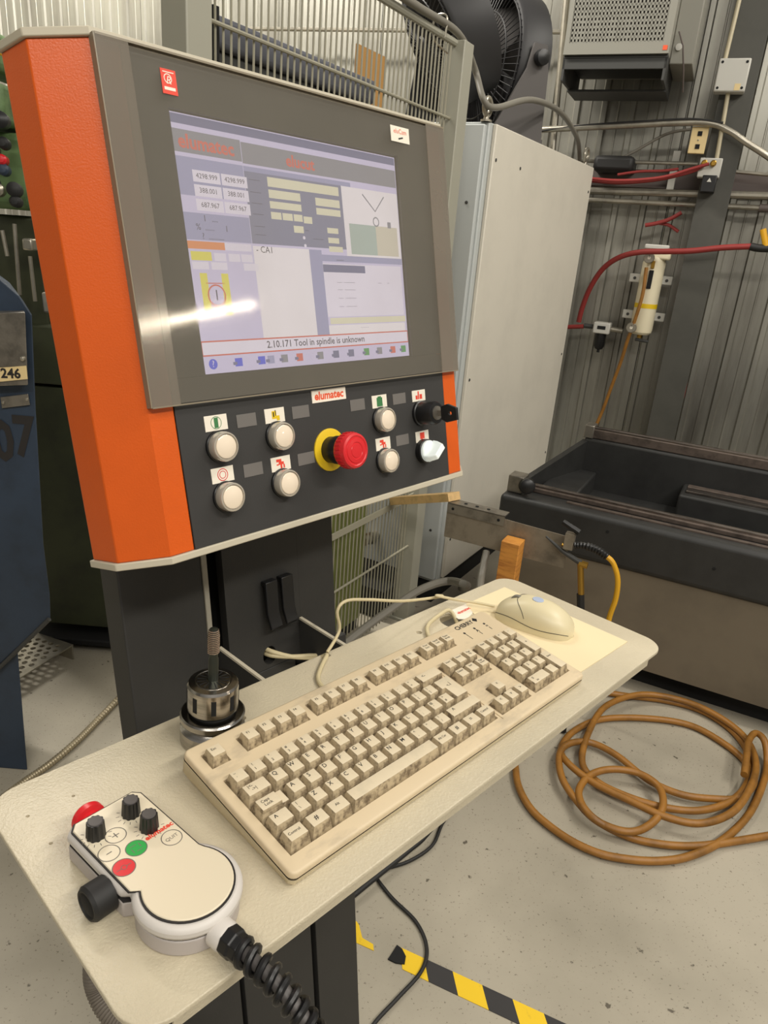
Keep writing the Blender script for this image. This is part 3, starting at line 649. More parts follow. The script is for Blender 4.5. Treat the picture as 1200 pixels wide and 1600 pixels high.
# ------------------------------------------------------------------ mouse pad, mouse
pad_o = thing('mouse_pad', 'thin cream mouse pad lying under the mouse at the right of the shelf', 'mouse pad', Ms @ Matrix.Translation((.535,.113,0)))
class DMB(MB):
    def __init__(self): super().__init__(.001)
    def add(self, vs, fs, mi=0): return super().add([(p[0]-535, p[1]-113, p[2]) for p in vs], fs, mi)
DMB().prism([(478,11),(606,9),(604,217),(505,218),(490,190)], .1, 1.1).build('pad_sheet', M_pad, pad_o, smooth=0)
DMB().prism([(462,214),(460,196),(470,188),(508,200),(512,218),(470,219)], .1, 1.0).build('pad_corner', M_padw, pad_o, smooth=0)
DMB().text('elumatec', (486, 207, 1.15), (1,.02,0), (0,1,0), 8, 0, .03).build('pad_print', M_redp, pad_o, smooth=0)
def mouse():
    mc = Ms @ Matrix.Translation(V((538,120,1.2))*.001) @ Matrix.Rotation(R(15), 4, 'Z')
    t = thing('mouse', 'beige three button computer mouse with scroll wheel on cream mouse pad', 'mouse', mc)
    def halfw(s):   # s 0 (nose) .. 1 (tail)
        return 27+5*math.sin(math.pi*min(1,max(0,s)))**1.2 if True else 30
    def sect(s):
        y = 58-116*s; e = math.sqrt(max(0, 1-abs(2*s-1)**4.5)); w = (26+6*math.sin(math.pi*(s*.8+.1)))*max(.02, e)**.9
        h = (19+20*math.sin(math.pi*min(1,(s*.85+.08)))**1.1)*max(.05, e)**.7
        return y, w, h
    N, K = 26, 25
    def shell(lo, hi):
        b = MB(.001); vs = []
        for i in range(N+1):
            y, w, h = sect(i/N)
            for j in range(K):
                a = lo+(hi-lo)*j/(K-1); c, s_ = math.cos(a), math.sin(a)
                vs.append((w*math.copysign(abs(c)**.75, c), y, h*abs(s_)**.8))
        b.add(vs, [(i*K+j, i*K+j+1, (i+1)*K+j+1, (i+1)*K+j) for i in range(N) for j in range(K-1)]); return b
    shell(0, math.pi).build('body', M_mouse, t, smooth=60)
    # seam between the upper and lower shell, the split behind the buttons
    for sgn in (-1, 1):
        pts = []
        for i in range(1, N):
            y, w, h = sect(i/N); fr_ = .34+.18*math.cos(math.pi*2*(i/N)-.6)*.6; s_ = fr_**1.25; c = math.sqrt(max(0,1-s_*s_))
            pts.append((sgn*(w*abs(c)**.75+.15), y, h*fr_))
        MB(.001).tube(pts, .45, 6).build('seam', M_ink, t)
    pts = []
    for j in range(3, K-3):
        a = math.pi*j/(K-1); y, w, h = sect(.36+.10*math.cos(a*2)); c, s_ = math.cos(a), math.sin(a); pts.append((w*math.copysign(abs(c)**.75, c), y, h*s_**.8+.2))
    MB(.001).tube(pts, .4, 6).build('seam', M_ink, t)
    y, w, h = sect(.25)
    MB(.001).lathe([(3,-3.2),(10,-3.2),(10,3.2),(3,3.2)], (0, y, h-8.2), (1,0,0), 24).build('scroll_wheel', M_greyc, t)
    y, w, h = sect(.5); MB(.001).lathe([(8,0),(8,.8),(0.01,1.2)], (0, y, h-.6), (0,-.05,1), 24).build('badge', M_badge, t)
mouse()

# ------------------------------------------------------------------ handheld pendant
Mh = Ms @ Matrix.Translation(V((-73.5,33,0))*.001) @ Matrix.Rotation(R(4.9), 4, 'Z')
pen = thing('handheld_pendant', 'cream handheld control pendant with black knobs lying on the left end of shelf', 'pendant', Mh)
def penout(hw, r, top, wa, dx=-3.75):    # outline: rectangle above, round bulge below
    arc = [(r*math.sin(t), -r*math.cos(t)) for t in [(-math.pi+wa)+(2*math.pi-2*wa)*i/36 for i in range(37)]]
    return arc+[(hw+dx, r*math.cos(wa)+5), (hw+dx, top-6), (hw+dx-5, top), (-hw+dx+5, top), (-hw+dx, top-6), (-hw+dx, r*math.cos(wa)+5)]
def layer(name, o_, z0, z1, m, bev=0): return MB(.001).prism(o_, z0, z1).build(name, m, pen, smooth=30, bevel=bev)
layer('lower_shell', penout(33, 38, 110, R(52)), 0.2, 15, M_pgrey, .0015)
layer('shell_seam', penout(32.5, 37.5, 109.5, R(52)), 14.9, 16, M_ink)
layer('upper_shell', penout(33.5, 40, 110.5, R(50)), 16, 27.5, M_white, .004)
layer('face_gasket', penout(31.2, 34.6, 108.5, R(58)), 27, 28.6, M_ink)
layer('face_plate', penout(30.2, 33.2, 107.5, R(58)), 27.5, 29.6, M_whitec, .0008)
inv = Matrix.Rotation(R(-4.9), 4, 'Z') @ Matrix.Translation((73.5,-33,0))
def pl(x, y): q = inv @ V((x, y, 0)); return q.x, q.y
for x, y in ((-104.6,119.7),(-73.4,123.5),(-69.9,100.6)):
    X_, Y_ = pl(x, y-4); b = MB(.001); pr = []
    n = 40; ring = [((7.2 if j%4 < 2 else 6.5)*math.cos(2*math.pi*j/n), (7.2 if j%4 < 2 else 6.5)*math.sin(2*math.pi*j/n)) for j in range(n)]
    b.add([(X_+a_*1.05, Y_+c_*1.05, 29.6) for a_, c_ in ring]+[(X_+a_*.92, Y_+c_*.92, 44) for a_, c_ in ring], [tuple(range(n,2*n))]+[(j,(j+1)%n,n+(j+1)%n,n+j) for j in range(n)])
    k_ = b.build('knob', M_black, pen, smooth=25)
    MB(.001).lathe([(5.6,43.9),(5.2,44.8),(0.01,45)], (X_,Y_,0), n=24).build('knob_cap', M_fang, k_)
    b = MB(.001)
    for i in range(9):
        a = R(130+i*26); b.obox((X_+10.5*math.cos(a), Y_+10.5*math.sin(a), 29.66), (1.3*math.cos(a),1.3*math.sin(a),0), (-.25*math.sin(a),.25*math.cos(a),0), (0,0,.04))
    b.build('scale_print', M_inkl, pen, smooth=0)
def pbut(x, y, r, fill, fn=None):
    X_, Y_ = pl(x, y-2); b = MB(.001); b.ring(X_, Y_, 29.72, r-.7, r, 32)
    if fn: fn(b, X_, Y_)
    o_ = b.build('membrane_key_print', M_inkl, pen, smooth=0)
    if fill: MB(.001).disc(X_, Y_, 29.68, r-.5, 32).build('membrane_key', fill, pen, smooth=0)
pbut(-93.1, 108.5, 8.3, None, lambda b, x, y: (b.rect(x-3,x+3,y-.4,y+.4,29.75), b.rect(x-.4,x+.4,y-3,y+3,29.75)))
pbut(-104.8, 95.4, 8.3, None, lambda b, x, y: b.rect(x-2.2,x+2.2,y-.4,y+.4,29.75))
pbut(-87.1, 86.8, 8.3, M_green, lambda b, x, y: (b.rect(x-3.5,x+1.5,y+3,y+3.6,29.75), b.rect(x-1.5,x+3.5,y-3.6,y-3,29.75), b.rect(x-3.9,x-3.3,y-3.5,y+1,29.75), b.rect(x+3.3,x+3.9,y-1,y+3.5,29.75)))
pbut(-102.7, 75.9, 8.6, M_red, lambda b, x, y: (b.ring(x,y,29.75,1.8,2.3), b.rect(x-6,x-2.3,y-.3,y+.3,29.75), b.rect(x+2.3,x+6,y-.3,y+.3,29.75)))
pbut(-61.5, 78.7, 8.3, None, lambda b, x, y: b.text('QUIT', (x,y,29.75), (1,.0,0), (0,1,0), 4.6))
X_, Y_ = pl(-65.5, 89); MB(.001).text('elumatec', (X_, Y_, 29.75), (1,0,0), (.08,1,0), 6.8, 0, .035).build('logo_print', M_redp, pen, smooth=0)
kn = MB(.001).lathe([(11,0),(11,2),(13.6,3),(13.8,18),(12,20.5),(10.5,20.5),(9.5,19.2),(0.01,19.2)], (-35, 45, 14.2), (-1,0,0), 40).build('enabling_knob', M_blk2, pen)
MB(.001).lathe([(9.5,19),(7.5,20.2),(0.01,20.2)], (-35, 45, 14.2), (-1,0,0), 32).build('knob_face', M_blackm, kn)
MB(.001).lathe([(9,0),(9,3),(13.5,4),(13.5,9),(12,11),(0.01,12)], (-13, 109.5, 19), (0,1,0), 40).build('stop_button', M_red, pen)
# cable gland and spiral kink guard
MB(.001).lathe([(11,0),(11,9),(10,11)], (-2, -37, 13), (.06,-1,0), 28).build('gland_socket', M_white, pen)
MB(.001).lathe([(10.6,0),(11.2,1),(11.2,8),(10.2,9),(10.2,14),(9.4,17)], (-1.4, -47.5, 13), (.06,-1,0), 8).build('gland_nut', M_black, pen, smooth=0, bevel=.0008)
gp = [V((-.4,-62,13)), V((.8,-80,12)), V((2.4,-98,8)), V((4,-114,0)), V((5.5,-128,-11)), V((7,-140,-25)), V((8,-150,-44)), V((8.5,-158,-70)), V((8.5,-162,-110)), V((8,-163,-200)), V((6,-158,-600)), V((6,-150,-960)), V((30,-120,-1003))]
gs = spline(gp, 8)
MB(.001).tube(gs, 5.0, 12).build('pendant_cable', M_fang, pen)
b = MB(.001); hl = []      # helix around the first stretch of cable
path = gs[:44]; tot = 11
for i in range(300):
    f_ = i/300*(len(path)-1); k_ = int(f_); p_ = path[k_].lerp(path[min(k_+1,len(path)-1)], f_-k_); t_ = (path[min(k_+1,len(path)-1)]-path[max(0,k_-1)]).normalized()
    u_ = V((1,0,0)); u_ = (u_-t_*t_.dot(u_)).normalized(); w_ = t_.cross(u_); a = i/300*2*math.pi*tot; hl.append(p_+(u_*math.cos(a)+w_*math.sin(a))*(8.0-1.0*i/300))
b.tube(hl, 2.9, 8); b.build('kink_guard', M_black, pen)
MB(.001).tube(gs[42:52], 8.2, 16).build('guard_cuff', M_black, pen)

# ------------------------------------------------------------------ tool holder with tap
tc = thing('tool_holder', 'steel collet chuck holding a thread tap standing behind the keyboard corner', 'tool holder', Ms @ Matrix.Translation(V((52,193,0))*.001))
MB(.001).lathe([(31,0),(32,1),(32,16),(29,18),(27,20),(27,22),(31,24),(32,26),(32,31),(30.5,32.5),(24,33)], n=56).build('flange', M_steel, tc, smooth=25)
MB(.001).lathe([(22,32.5),(22,37),(21,37.2)], n=48).build('neck', M_blackm, tc)
nut = MB(.001).lathe([(24,37),(25,38),(25,64),(23.5,66.5),(18,67.5),(17.6,66.9),(14,66.9)], n=56).build('clamping_nut', M_steel, tc, smooth=25)
b = MB(.001)
for i in range(8):
    a = 2*math.pi*(i+.3)/8; b.obox((24.6*math.cos(a), 24.6*math.sin(a), 51), (.7*math.cos(a),.7*math.sin(a),0), (-2.4*math.sin(a),2.4*math.cos(a),0), (0,0,8))
b.build('nut_slots', M_blackm, nut, smooth=0)
co = MB(.001).lathe([(16.5,66),(16.2,68),(0.01,68.6)], n=40).build('collet', M_steel, tc, smooth=25)
b = MB(.001)
for i in range(16):
    a = 2*math.pi*i/16; b.obox((11*math.cos(a), 11*math.sin(a), 68.35), (4.5*math.cos(a),4.5*math.sin(a),0), (-.35*math.sin(a),.35*math.cos(a),0), (0,0,.3))
b.build('collet_slits', M_blackm, co, smooth=0)
tp = MB(.001).lathe([(5,66),(5,92),(4.4,94),(4.4,98),(4.6,99)], n=24).build('tap', M_tap, tc)
th = MB(.001).lathe([(4.6,98),(5.2,99),(5.2,118),(4,125),(0.01,126)], n=24).build('tap_tip', M_tap, tp)
b = MB(.001)
for i in range(13):
    r_ = 5.4-max(0, i-9)*.3; b.tube([(r_*math.cos(2*math.pi*j/24), r_*math.sin(2*math.pi*j/24), 99.5+i*1.95+.9*j/24) for j in range(24)], .62, 6, closed=False)
b.build('tap_thread', M_thread, tp)

# ------------------------------------------------------------------ cables lying on the shelf
def swp(l): return [sw(*p) for p in l]
def hose(name, pts, r, m, label, cat, n=10, sub=8, group=None):
    return tag(MB().tube(spline(pts, sub), r, n).build(name, m), label, cat, group)
hose('keyboard_cable', swp([(226,262,-30),(238,246,-8),(243,234,4),(226,222,4),(205,206,3),(196,190,3),(196,172,3.5),(203,158,6),(210,152,10)]), .0027, M_cable, 'beige cable looping from shelf slot to back of keyboard', 'cable')
def sv(px, py, y): return on_plane(px, py, sw(0,y,0), YS)
hose('mouse_cable', [sw(246,236,6), sv(530,985,244), sv(527,955,246), sv(541,939,246), sv(575,937,246), sv(632,939,244), sv(690,932,242), sw(452,234,24), sw(482,218,15), sw(505,200,11), sw(522,179,9)], .0021, M_cable, 'beige mouse cable arching from shelf slot to the mouse', 'cable')
hose('serial_cable', swp([(468,196,-30),(462,200,-6),(458,212,8),(438,214,6),(405,206,5),(386,190,4),(372,165,5),(366,150,12)]), .0027, M_cable, 'beige cable curving from the big shelf hole to the keyboard', 'cable')
for k_ in (0, 1):
    q = lambda x, y, z: Mq0 @ V((x*.001, y*.001, z*.001))
    hose('outlet_cable', [q(8,-40+8*k_,-12), q(10,-40+6*k_,6), q(30,-44,22), q(60,-50-4*k_,34), q(88,-62-4*k_,40), q(96,-95,40), q(94,-150,30)], .0030, M_cable, ('lower','upper')[k_]+' beige cable coming out of the round pedestal hole', 'cable')
M_olive2 = mat('sage_olive_paint', (112,118,62), .55, col2=(92,98,50), vscale=4)

# ------------------------------------------------------------------ mesh fence behind the console
FY = 60.5; fd = V((math.cos(R(FY)), math.sin(R(FY)), 0)); fn = V((-math.sin(R(FY)), math.cos(R(FY)), 0)); FP = V((.112, 2.672, 0))
Mf = frame(FP, fd, fn)       # local x towards the far post, y away from the console
fence = thing('mesh_fence', 'grey vertical wire safety fence with square posts behind the control panel', 'fence', Mf)
po = MB().box(-.02, .05, -.035, .035, 0, 2.11).build('fence_post', M_post, fence, bevel=.003)
po2 = MB().box(-1.215, -1.145, -.035, .035, 0, 2.5).build('fence_post', M_post, fence, bevel=.003)
MB().box(-1.225, -1.135, -.045, .045, 0, .012).build('post_foot', M_post, fence); MB().box(-.03, .06, -.045, .045, 0, .012).build('post_foot', M_post, fence)
MB().tube([(-1.18,0,2.102),(-.01,0,2.102)], .011, 10).build('top_rail', M_post, fence)
for z_ in (1.888, .347, 1.2): MB().tube([(-1.18,-.006,z_),(-.01,-.006,z_)], .0045, 8).build('cross_wire', M_fence, fence)
MB().box(-1.18, -.01, -.012, -.006, .555, .578).build('flat_bar', M_fence, fence)
wire = MB().tube([(0,0,.06),(0,0,2.1)], .0027, 6).build('wire', M_fence, fence); wire.location = (-.045, 0, 0)
for i in range(1, 47):
    o = child('wire', wire.data, fence); o.location = (-.045-.024*i, 0, 0)

# machine parts seen through the fence
bx0 = (on_plane(338,60,FP+fn*.20,fn)-FP).dot(fd)
bx1 = (on_plane(588,140,FP+fn*.20,fn)-FP).dot(fd)
bm_ = thing('gantry_beam', 'long blue grey machine beam lying level behind the upper fence', 'machine beam', Mf @ Matrix.Translation((bx0,.30,1.50)))
bw_ = bx1-bx0
ztop = on_plane(350,24,FP+fn*.20,fn).z-1.5
MB().box(0, bw_, -.10, -.02, ztop-.07, ztop).build('beam', M_beam, bm_, bevel=.012)
MB().box(.02, bw_-.03, -.08, 0, ztop-.36, ztop-.07).build('lower_beam', M_acd, bm_, bevel=.01)
MB().box(-.02, 0, -.11, -.01, ztop-.36, ztop+.01).build('end_plate', M_blackm, bm_)
for x_ in (.15, bw_-.2): MB().box(x_-.05, x_+.05, -.03, .07, -1.50, ztop-.30).build('leg', M_acd, bm_)
cq = on_plane(574,170,FP+fn*.36,fn); ch = cq.z+.18
cbx = tag(MB().box(-.09, .09, -.004, .004, 0, ch).build('cardboard_sheet', M_card, M=frame(V((cq.x,cq.y,0)), fd, fn)), 'tall brown cardboard sheet standing behind the fence beside the blue grey beam', 'cardboard')
ox1 = (on_plane(569,880,FP+fn*.10,fn)-FP).dot(fd)
gcab = thing('olive_cabinet', 'olive green machine cabinet standing behind the lower part of the fence', 'cabinet', Mf @ Matrix.Translation((ox1-.35,.10,0)))
MB().box(-.35, .35, 0, .09, .05, 1.15).build('body', M_olive2, gcab, bevel=.006); MB().box(-.34, .34, .01, .08, 0, .05).build('plinth', M_blackm, gcab)
MB().box(-.33, .33, -.006, 0, .10, 1.10).build('door', M_olive2, gcab, bevel=.003)

# ------------------------------------------------------------------ tall grey electrical cabinet
CO = V((.261, 2.830, 0)); Mc = frame(CO, fd, fn)        # x along the long side, y to the left, z up
cab = thing('electrical_cabinet', 'tall light grey electrical cabinet with lifting eyes right of the fence', 'cabinet', Mc)
MB().box(0, 1.27, .004, .42, .10, 1.915).build('body', M_cabs, cab, bevel=.004)
MB().box(.03, 1.275, -.012, .004, .12, 1.913).build('side_panel', M_cab, cab, bevel=.004)
MB().box(-.022, 0, .012, .41, .12, 1.905).build('door', M_cabs, cab, bevel=.004)
MB().box(0, 1.25, .02, .40, 0, .10).build('plinth', M_blackm, cab)
for x_, z_ in ((.055,1.80),(.30,1.80),(1.24,1.80),(.055,1.0),(1.24,1.0),(.055,.3),(1.24,.45)):
    MB().lathe([(.006,0),(.006,.002),(.001,.003)], (x_,-.012,z_), (0,-1,0), 12).build('screw', M_acd, cab)
for y_, z_ in ((.05,1.65),(.05,.35)): MB().lathe([(.006,0),(.006,.002),(.001,.003)], (-.022,y_,z_), (-1,0,0), 12).build('screw', M_acd, cab)
for x_ in (-.008+.01, 1.22):
    b = MB(); b.tube([(x_+.027*math.cos(a), .02, 1.962+.027*math.sin(a)) for a in [2*math.pi*i/24 for i in range(24)]], .0085, 10, closed=True)
    b.cyl((x_,.02,1.915), (x_,.02,1.938), .011, .009, 14); b.cyl((x_,.02,1.915), (x_,.02,1.921), .02, .02, 18); b.build('lifting_eye', M_galv, cab)
MB().lathe([(.022,0),(.022,.04),(.028,.04),(.028,.055),(.02,.06),(.02,.10)], (-.022,.32,.25), (-1,0,0), 16).build('connector', M_galv, cab)
fb = thing('floor_box', 'low black equipment box on the floor between fence and grey cabinet', 'equipment box', Mc @ Matrix.Translation((-.17,.25,0)))
MB().box(-.12, .12, -.15, .16, .012, .14).build('case', M_blackm, fb, bevel=.004)
for sx in (-.1,.1):
    for sy in (-.13,.14): MB().box(sx-.012, sx+.012, sy-.012, sy+.012, 0, .013).build('foot', M_blk2, fb)

# ------------------------------------------------------------------ fans on top of the cabinet
def fan(c, ax, rad, dep, label, plate, arms=(1, -1), sm=None):
    sm = sm or M_fang
    c = V(c); ax = V(ax).normalized(); side = ax.cross(V((0,0,1))).normalized()
    if side.dot(CAM-c) < 0: side = -side
    t = thing('drum_fan', label, 'fan', Matrix.Translation((c.x, c.y, 1.915)), 'drum fans on the cabinet'); off = V((c.x, c.y, 1.915)); cl = c-off
    MB().lathe([(rad*.96,-dep*.5),(rad*.99,-dep*.55),(rad,-dep*.4),(rad,dep*.4),(rad*.97,dep*.5),(rad*.93,dep*.52),(rad*.92,dep*.3),(rad*.92,-dep*.45)], cl, ax, 56).build('drum', M_fan, t, smooth=40)
    u = side; w_ = ax.cross(u)
    for sgn, nm in ((1,'front_grille'), (-1,'rear_grille')):
        b = MB()
        def gp(rr, a): return cl+ax*sgn*(dep*.5+rad*.16*(1-(rr/rad)**2))+(u*math.cos(a)+w_*math.sin(a))*rr
        for i in range(64):
            a = 2*math.pi*i/64; b.tube([gp(rad*q, a) for q in (.15,.4,.65,.85,.95)], .0022, 4)
        for q in (.15,.42,.68,.93): b.tube([gp(rad*q, 2*math.pi*i/40) for i in range(40)], .0035, 5, closed=True)
        gr = b.build(nm, M_fan, t)
        MB().lathe([(rad*.16,0),(rad*.15,.012),(.001,.016)], gp(rad*.15,0)-u*rad*.15, ax*sgn, 24).build('badge_disc', M_fan, gr)
    for k in range(4):
        b = MB(); a0 = k*math.pi/2
        pts = []
        for rr in (.15,.5,.85):
            for da, dd in ((-.34,-.05),(.34,.05)):
                pts.append(tuple(cl+ax*dd+(u*math.cos(a0+da)+w_*math.sin(a0+da))*rad*rr))
        pts2 = [tuple(V(p)+ax*.004) for p in pts]
        b.add(pts+pts2, [(0,1,3,2),(2,3,5,4),(8,9,7,6),(10,11,9,8),(0,2,8,6),(2,4,10,8),(1,7,9,3),(3,9,11,5),(4,5,11,10),(0,6,7,1)]); b.build('blade', M_fang, t)
    h = c.z-1.915; axh = V((ax.x, ax.y, 0)).normalized()
    for sgn in arms:
        pb = cl+side*sgn*(rad+.012)
        poly = [(-.045,.02),(.045,.02),(.05,-.05),(plate[1],-h),(plate[0],-h),(-.05,-.05),(-.04,.045),(.04,.045)]
        poly = [(.05,-.04),(.03,.05),(-.03,.05),(-.05,-.04),(plate[0],-h),(plate[1],-h)]
        n = len(poly); vs = [pb+axh*x_+V((0,0,z_)) for x_, z_ in poly]; vs2 = [p+side*sgn*.012 for p in vs]
        MB().add([tuple(p) for p in vs+vs2], [tuple(range(n)), tuple(range(n,2*n))[::-1]]+[(i,n+i,n+(i+1)%n,(i+1)%n) for i in range(n)]).build('stand_arm', sm, t, smooth=0)
        kn_ = MB().lathe([(.026,0),(.03,.008),(.028,.03),(.012,.036),(.001,.037)], pb+side*sgn*.012, side*sgn, 24).build('tilt_knob', M_black, t)
    bb = MB()
    pA = axh*(plate[0]+.03)-V((0,0,0)); 
    for e in plate: bb.bar(cl-V((0,0,h-.012))+axh*e*.9-side*(rad+.02), cl-V((0,0,h-.012))+axh*e*.9+side*(rad+.02), .03, .022)
    bb.build('base_bar', sm, t)
    return t
fan(CAM+ray(777,112)*3.1, (-.90,-.42,.05), .295, .13, 'black drum fan with charcoal side stand on the far cabinet top', (-.06,.20))
fan(CAM+ray(703,52)*2.8, (-.80,-.22,-.50), .255, .15, 'tilted black drum fan nearest the fence post', (-.10,.10), (-1,), M_fan)

# grey armoured cable draped from the fence rail over the cabinet to its far eye
def ip(px, py, dep): return CAM+ray(px, py)*dep
hose('draped_cable', [FP+fd*-.62+V((0,0,2.122))-fn*.02, FP+fd*-.3+V((0,0,2.122))-fn*.02, FP+fd*-.02+V((0,0,2.125))-fn*.01, ip(742,108,2.46), ip(756,156,2.45), ip(776,168,2.50), ip(830,156,2.68), ip(875,175,3.0), ip(900,212,3.4), ip(905,236,3.62), ip(905,262,3.75)], .011, M_greyc, 'thick grey cable draped from fence rail over the electrical cabinet', 'cable', 12)
tie = tag(MB().tube(spline([FP+fd*-.13+V((0,0,2.09))-fn*.02, FP+fd*-.13+V((0,0,2.145))-fn*.02, FP+fd*-.13+V((0,0,2.145))+fn*.02, FP+fd*-.125+V((0,0,2.09))+fn*.02, FP+fd*-.12+V((0,0,2.05))-fn*.03], 6), .003, 6).build('wire_tie', M_galv), 'twisted wire tie around the fence rail and grey cable', 'wire tie')

# ------------------------------------------------------------------ machine bed at the right
BO = V((.865, 2.307, 0)); BYAW = -26; Mb = yawframe(BO, BYAW); Mb0 = Mb
bed = thing('machine_bed', 'black machine bed with steel guide rails along the right wall', 'machine bed', Mb)
XL, XR = -.487, 1.9
MB().box(XL, XR, 0, .17, .47, .65).build('front_beam', M_bed, bed, bevel=.02, seg=4)
MB().box(XL+.03, XR, .015, .16, .10, .47).build('apron', M_apron, bed, smooth=0)
MB().box(XL+.1, XR, .10, .60, 0, .12).build('plinth', M_blackm, bed, smooth=0)
MB().box(XL+.1, XR, .17, .60, .40, .555).build('trough_floor', M_bed, bed)
MB().box(-.33, XR, .60, .72, .40, .775).build('back_beam', M_bed, bed, bevel=.012)
MB().box(-.33, XR, .61, .655, .775, .815).build('back_rail', M_rust, bed, bevel=.004)
MB().tube([(-.33,.625,.818),(XR,.625,.818)], .009, 10).build('rail_rod', M_rail, bed)
MB().box(-.335, -.295, .60, .67, .775, .83).build('rail_stop', M_steeld, bed, bevel=.003)
MB().box(-.40, XR, .095, .125, .65, .668).build('front_rail', M_rust, bed, bevel=.003)
MB().tube([(-.40,.118,.672),(XR,.118,.672)], .008, 10).build('rail_rod', M_rail, bed)
MB().box(-.25, XR, .055, .075, .65, .655).build('grease_strip', M_rust, bed, smooth=0)
b = MB(); q0, q1 = (XL+.01,.165), (-.335,.61)
b.add([(q0[0],q0[1],.40),(q1[0],q1[1],.40),(q1[0],q1[1],.765),(q0[0],q0[1],.655),(q0[0]+.025,q0[1],.40),(q1[0]+.025,q1[1],.40),(q1[0]+.025,q1[1],.765),(q0[0]+.025,q0[1],.655)], [(0,1,2,3),(7,6,5,4),(0,4,5,1),(1,5,6,2),(2,6,7,3),(3,7,4,0)]); b.build('end_plate', M_bed, bed, smooth=0)
b = MB(); b.box(-.40, -.25, .22, .60, .54, .635); b.build('step_block', M_bed, bed, bevel=.008)
MB().box(.10, XR, .42, .60, .47, .665).build('inner_block', M_bed, bed, bevel=.01)
MB().box(.12, XR, .46, .50, .665, .675).build('inner_rail', M_rail, bed, bevel=.002)
MB().box(.12, XR, .53, .57, .665, .672).build('inner_rail', M_rust, bed, bevel=.002)
MB().box(.04, XR, .26, .36, .47, .575).build('inner_guide', M_bed, bed, bevel=.006)
MB().box(.05, XR, .29, .33, .575, .59).build('inner_rail', M_rail, bed, bevel=.002)
MB().box(-.475, -.415, .04, .11, .65, .715).build('clamp_block', M_steeld, bed, bevel=.003)
MB().lathe([(.012,0),(.028,.004),(.031,.014),(.028,.034),(.02,.04),(.001,.041)], (-.405,.05,.688), (.35,-.9,.1), 24).build('clamp_knob', M_black, bed)
for x_, z_ in ((-.08,.60),(.28,.56)): MB().lathe([(.006,0),(.006,.002),(.001,.0021)], (x_,0,z_), (0,-1,0), 10).build('hole', M_blackm, bed)
# support at the left end of the bed: steel plate on a wooden post, angle iron, lath
PY_ = -.35
spl = thing('steel_plate', 'scratched steel plate bolted to an angle iron left of the machine bed', 'plate', Mb @ Matrix.Translation((-.35, PY_, .57)))
def PL(x0, x1, y0, y1, z0, z1): return MB().box(x0+.35, x1+.35, y0-PY_, y1-PY_, z0-.57, z1-.57)
b = MB(); b.prism([(-.557+.35,.005),(-.145+.35,.005),(-.14+.35,.112),(-.557+.35,.125)], -.002, .002, 0, 'y'); b.build('sheet', M_plate, spl, smooth=0)
ai = PL(-.555, -.355, PY_-.006, PY_-.002, .665, .70).build('angle_iron', M_steeld, spl); PL(-.555, -.355, PY_-.006, PY_+.04, .697, .701).build('angle_flange', M_steeld, spl)
for x_ in (-.535, -.375): MB().lathe([(.005,0),(.005,.001),(.0005,.0012)], (x_+.35, -.006, .112), (0,-1,0), 10).build('bolt_hole', M_blackm, spl)
for x_ in (-.50,-.46,-.42): MB().lathe([(.006,0),(.006,.001),(.0005,.0012)], (x_+.35, .018, .1312), (0,0,1), 10).build('bolt_hole', M_blackm, spl)
wp = tag(MB().box(-.03, .03, -.03, .03, 0, .64).build('wooden_post', M_wood, M=Mb @ Matrix.Translation((-.308, PY_-.036, 0)), bevel=.002), 'upright square pine post in front of the scratched steel plate', 'wooden post')
wlth = MB(); A_, B_ = Mb @ V((-.545,PY_+.02,.716)), on_plane(618,782,FP-fn*.03,fn)
wlth.bar(B_, A_, .055, .028); tag(wlth.build('wooden_lath', M_ply, bevel=.001), 'short sawn pine lath resting across the angle iron beside the fence', 'lath')
# clamp, valve and lines hanging at the end of the plate
def bp(px, py, y_): return on_plane(px, py, Mb @ V((0,y_,0)), Mb.to_3x3() @ V((0,1,0)))
vy = -.375
va = thing('coolant_valve', 'small brass and steel valve with black lever on the end of the steel plate', 'valve', Matrix.Translation(bp(905,890,vy)))
vo = bp(905,890,vy)
def vt(pts, r, m, nm, n=10): return MB().tube([p-vo for p in pts], r, n).build(nm, m, va)
vt([bp(880,815,vy), bp(905,832,vy)], [.008,.010], M_black, 'lever'); vt([bp(853,838,vy), bp(880,862,vy), bp(908,880,vy)], [.003,.007,.009], M_acd, 'nozzle')
b = MB(); b.obox(bp(890,845,vy)-vo, Mb.to_3x3() @ V((.014,0,0)), Mb.to_3x3() @ V((0,.012,0)), V((0,0,.026))); b.build('bracket', M_plate, va)
vt([bp(878,850,vy), bp(890,858,vy)], .006, M_brass, 'fitting'); vt([bp(905,880,vy), bp(918,884,vy)], .011, M_brass, 'elbow', 8); vt([bp(907,880,vy), bp(908,930,vy)], .010, M_brass, 'pipe')
sq = bp(908,1000,vy); vt([bp(907,928,vy), bp(908,975,vy), V((sq.x, sq.y, .005))], .012, M_blk2, 'sleeve')
yc = thing('yellow_cable', 'yellow cable with ribbed black connector hanging beside the machine bed', 'cable', Matrix.Translation(bp(960,990,vy))); yo = bp(960,990,vy)
MB().tube([p-yo for p in spline([bp(946,868,vy), bp(958,880,vy), bp(965,905,vy), bp(962,935,vy), bp(952,965,vy), bp(946,1000,vy), bp(948,1030,vy)+Mb.to_3x3() @ V((0,.12,0)), V((bp(950,1030,vy).x-.06, bp(950,1030,vy).y+.16, .02))], 8)], .0082, 10).build('lead', M_yelc, yc)
b = MB(); cpts = spline([bp(898,852,vy), bp(910,852,vy), bp(925,856,vy), bp(938,862,vy), bp(949,870,vy)], 6); b.tube([p-yo for p in cpts], [.009+(.0025 if i%2 else 0)+(.002 if i > 8 else 0) for i in range(len(cpts))], 12); b.build('connector', M_black, yc)
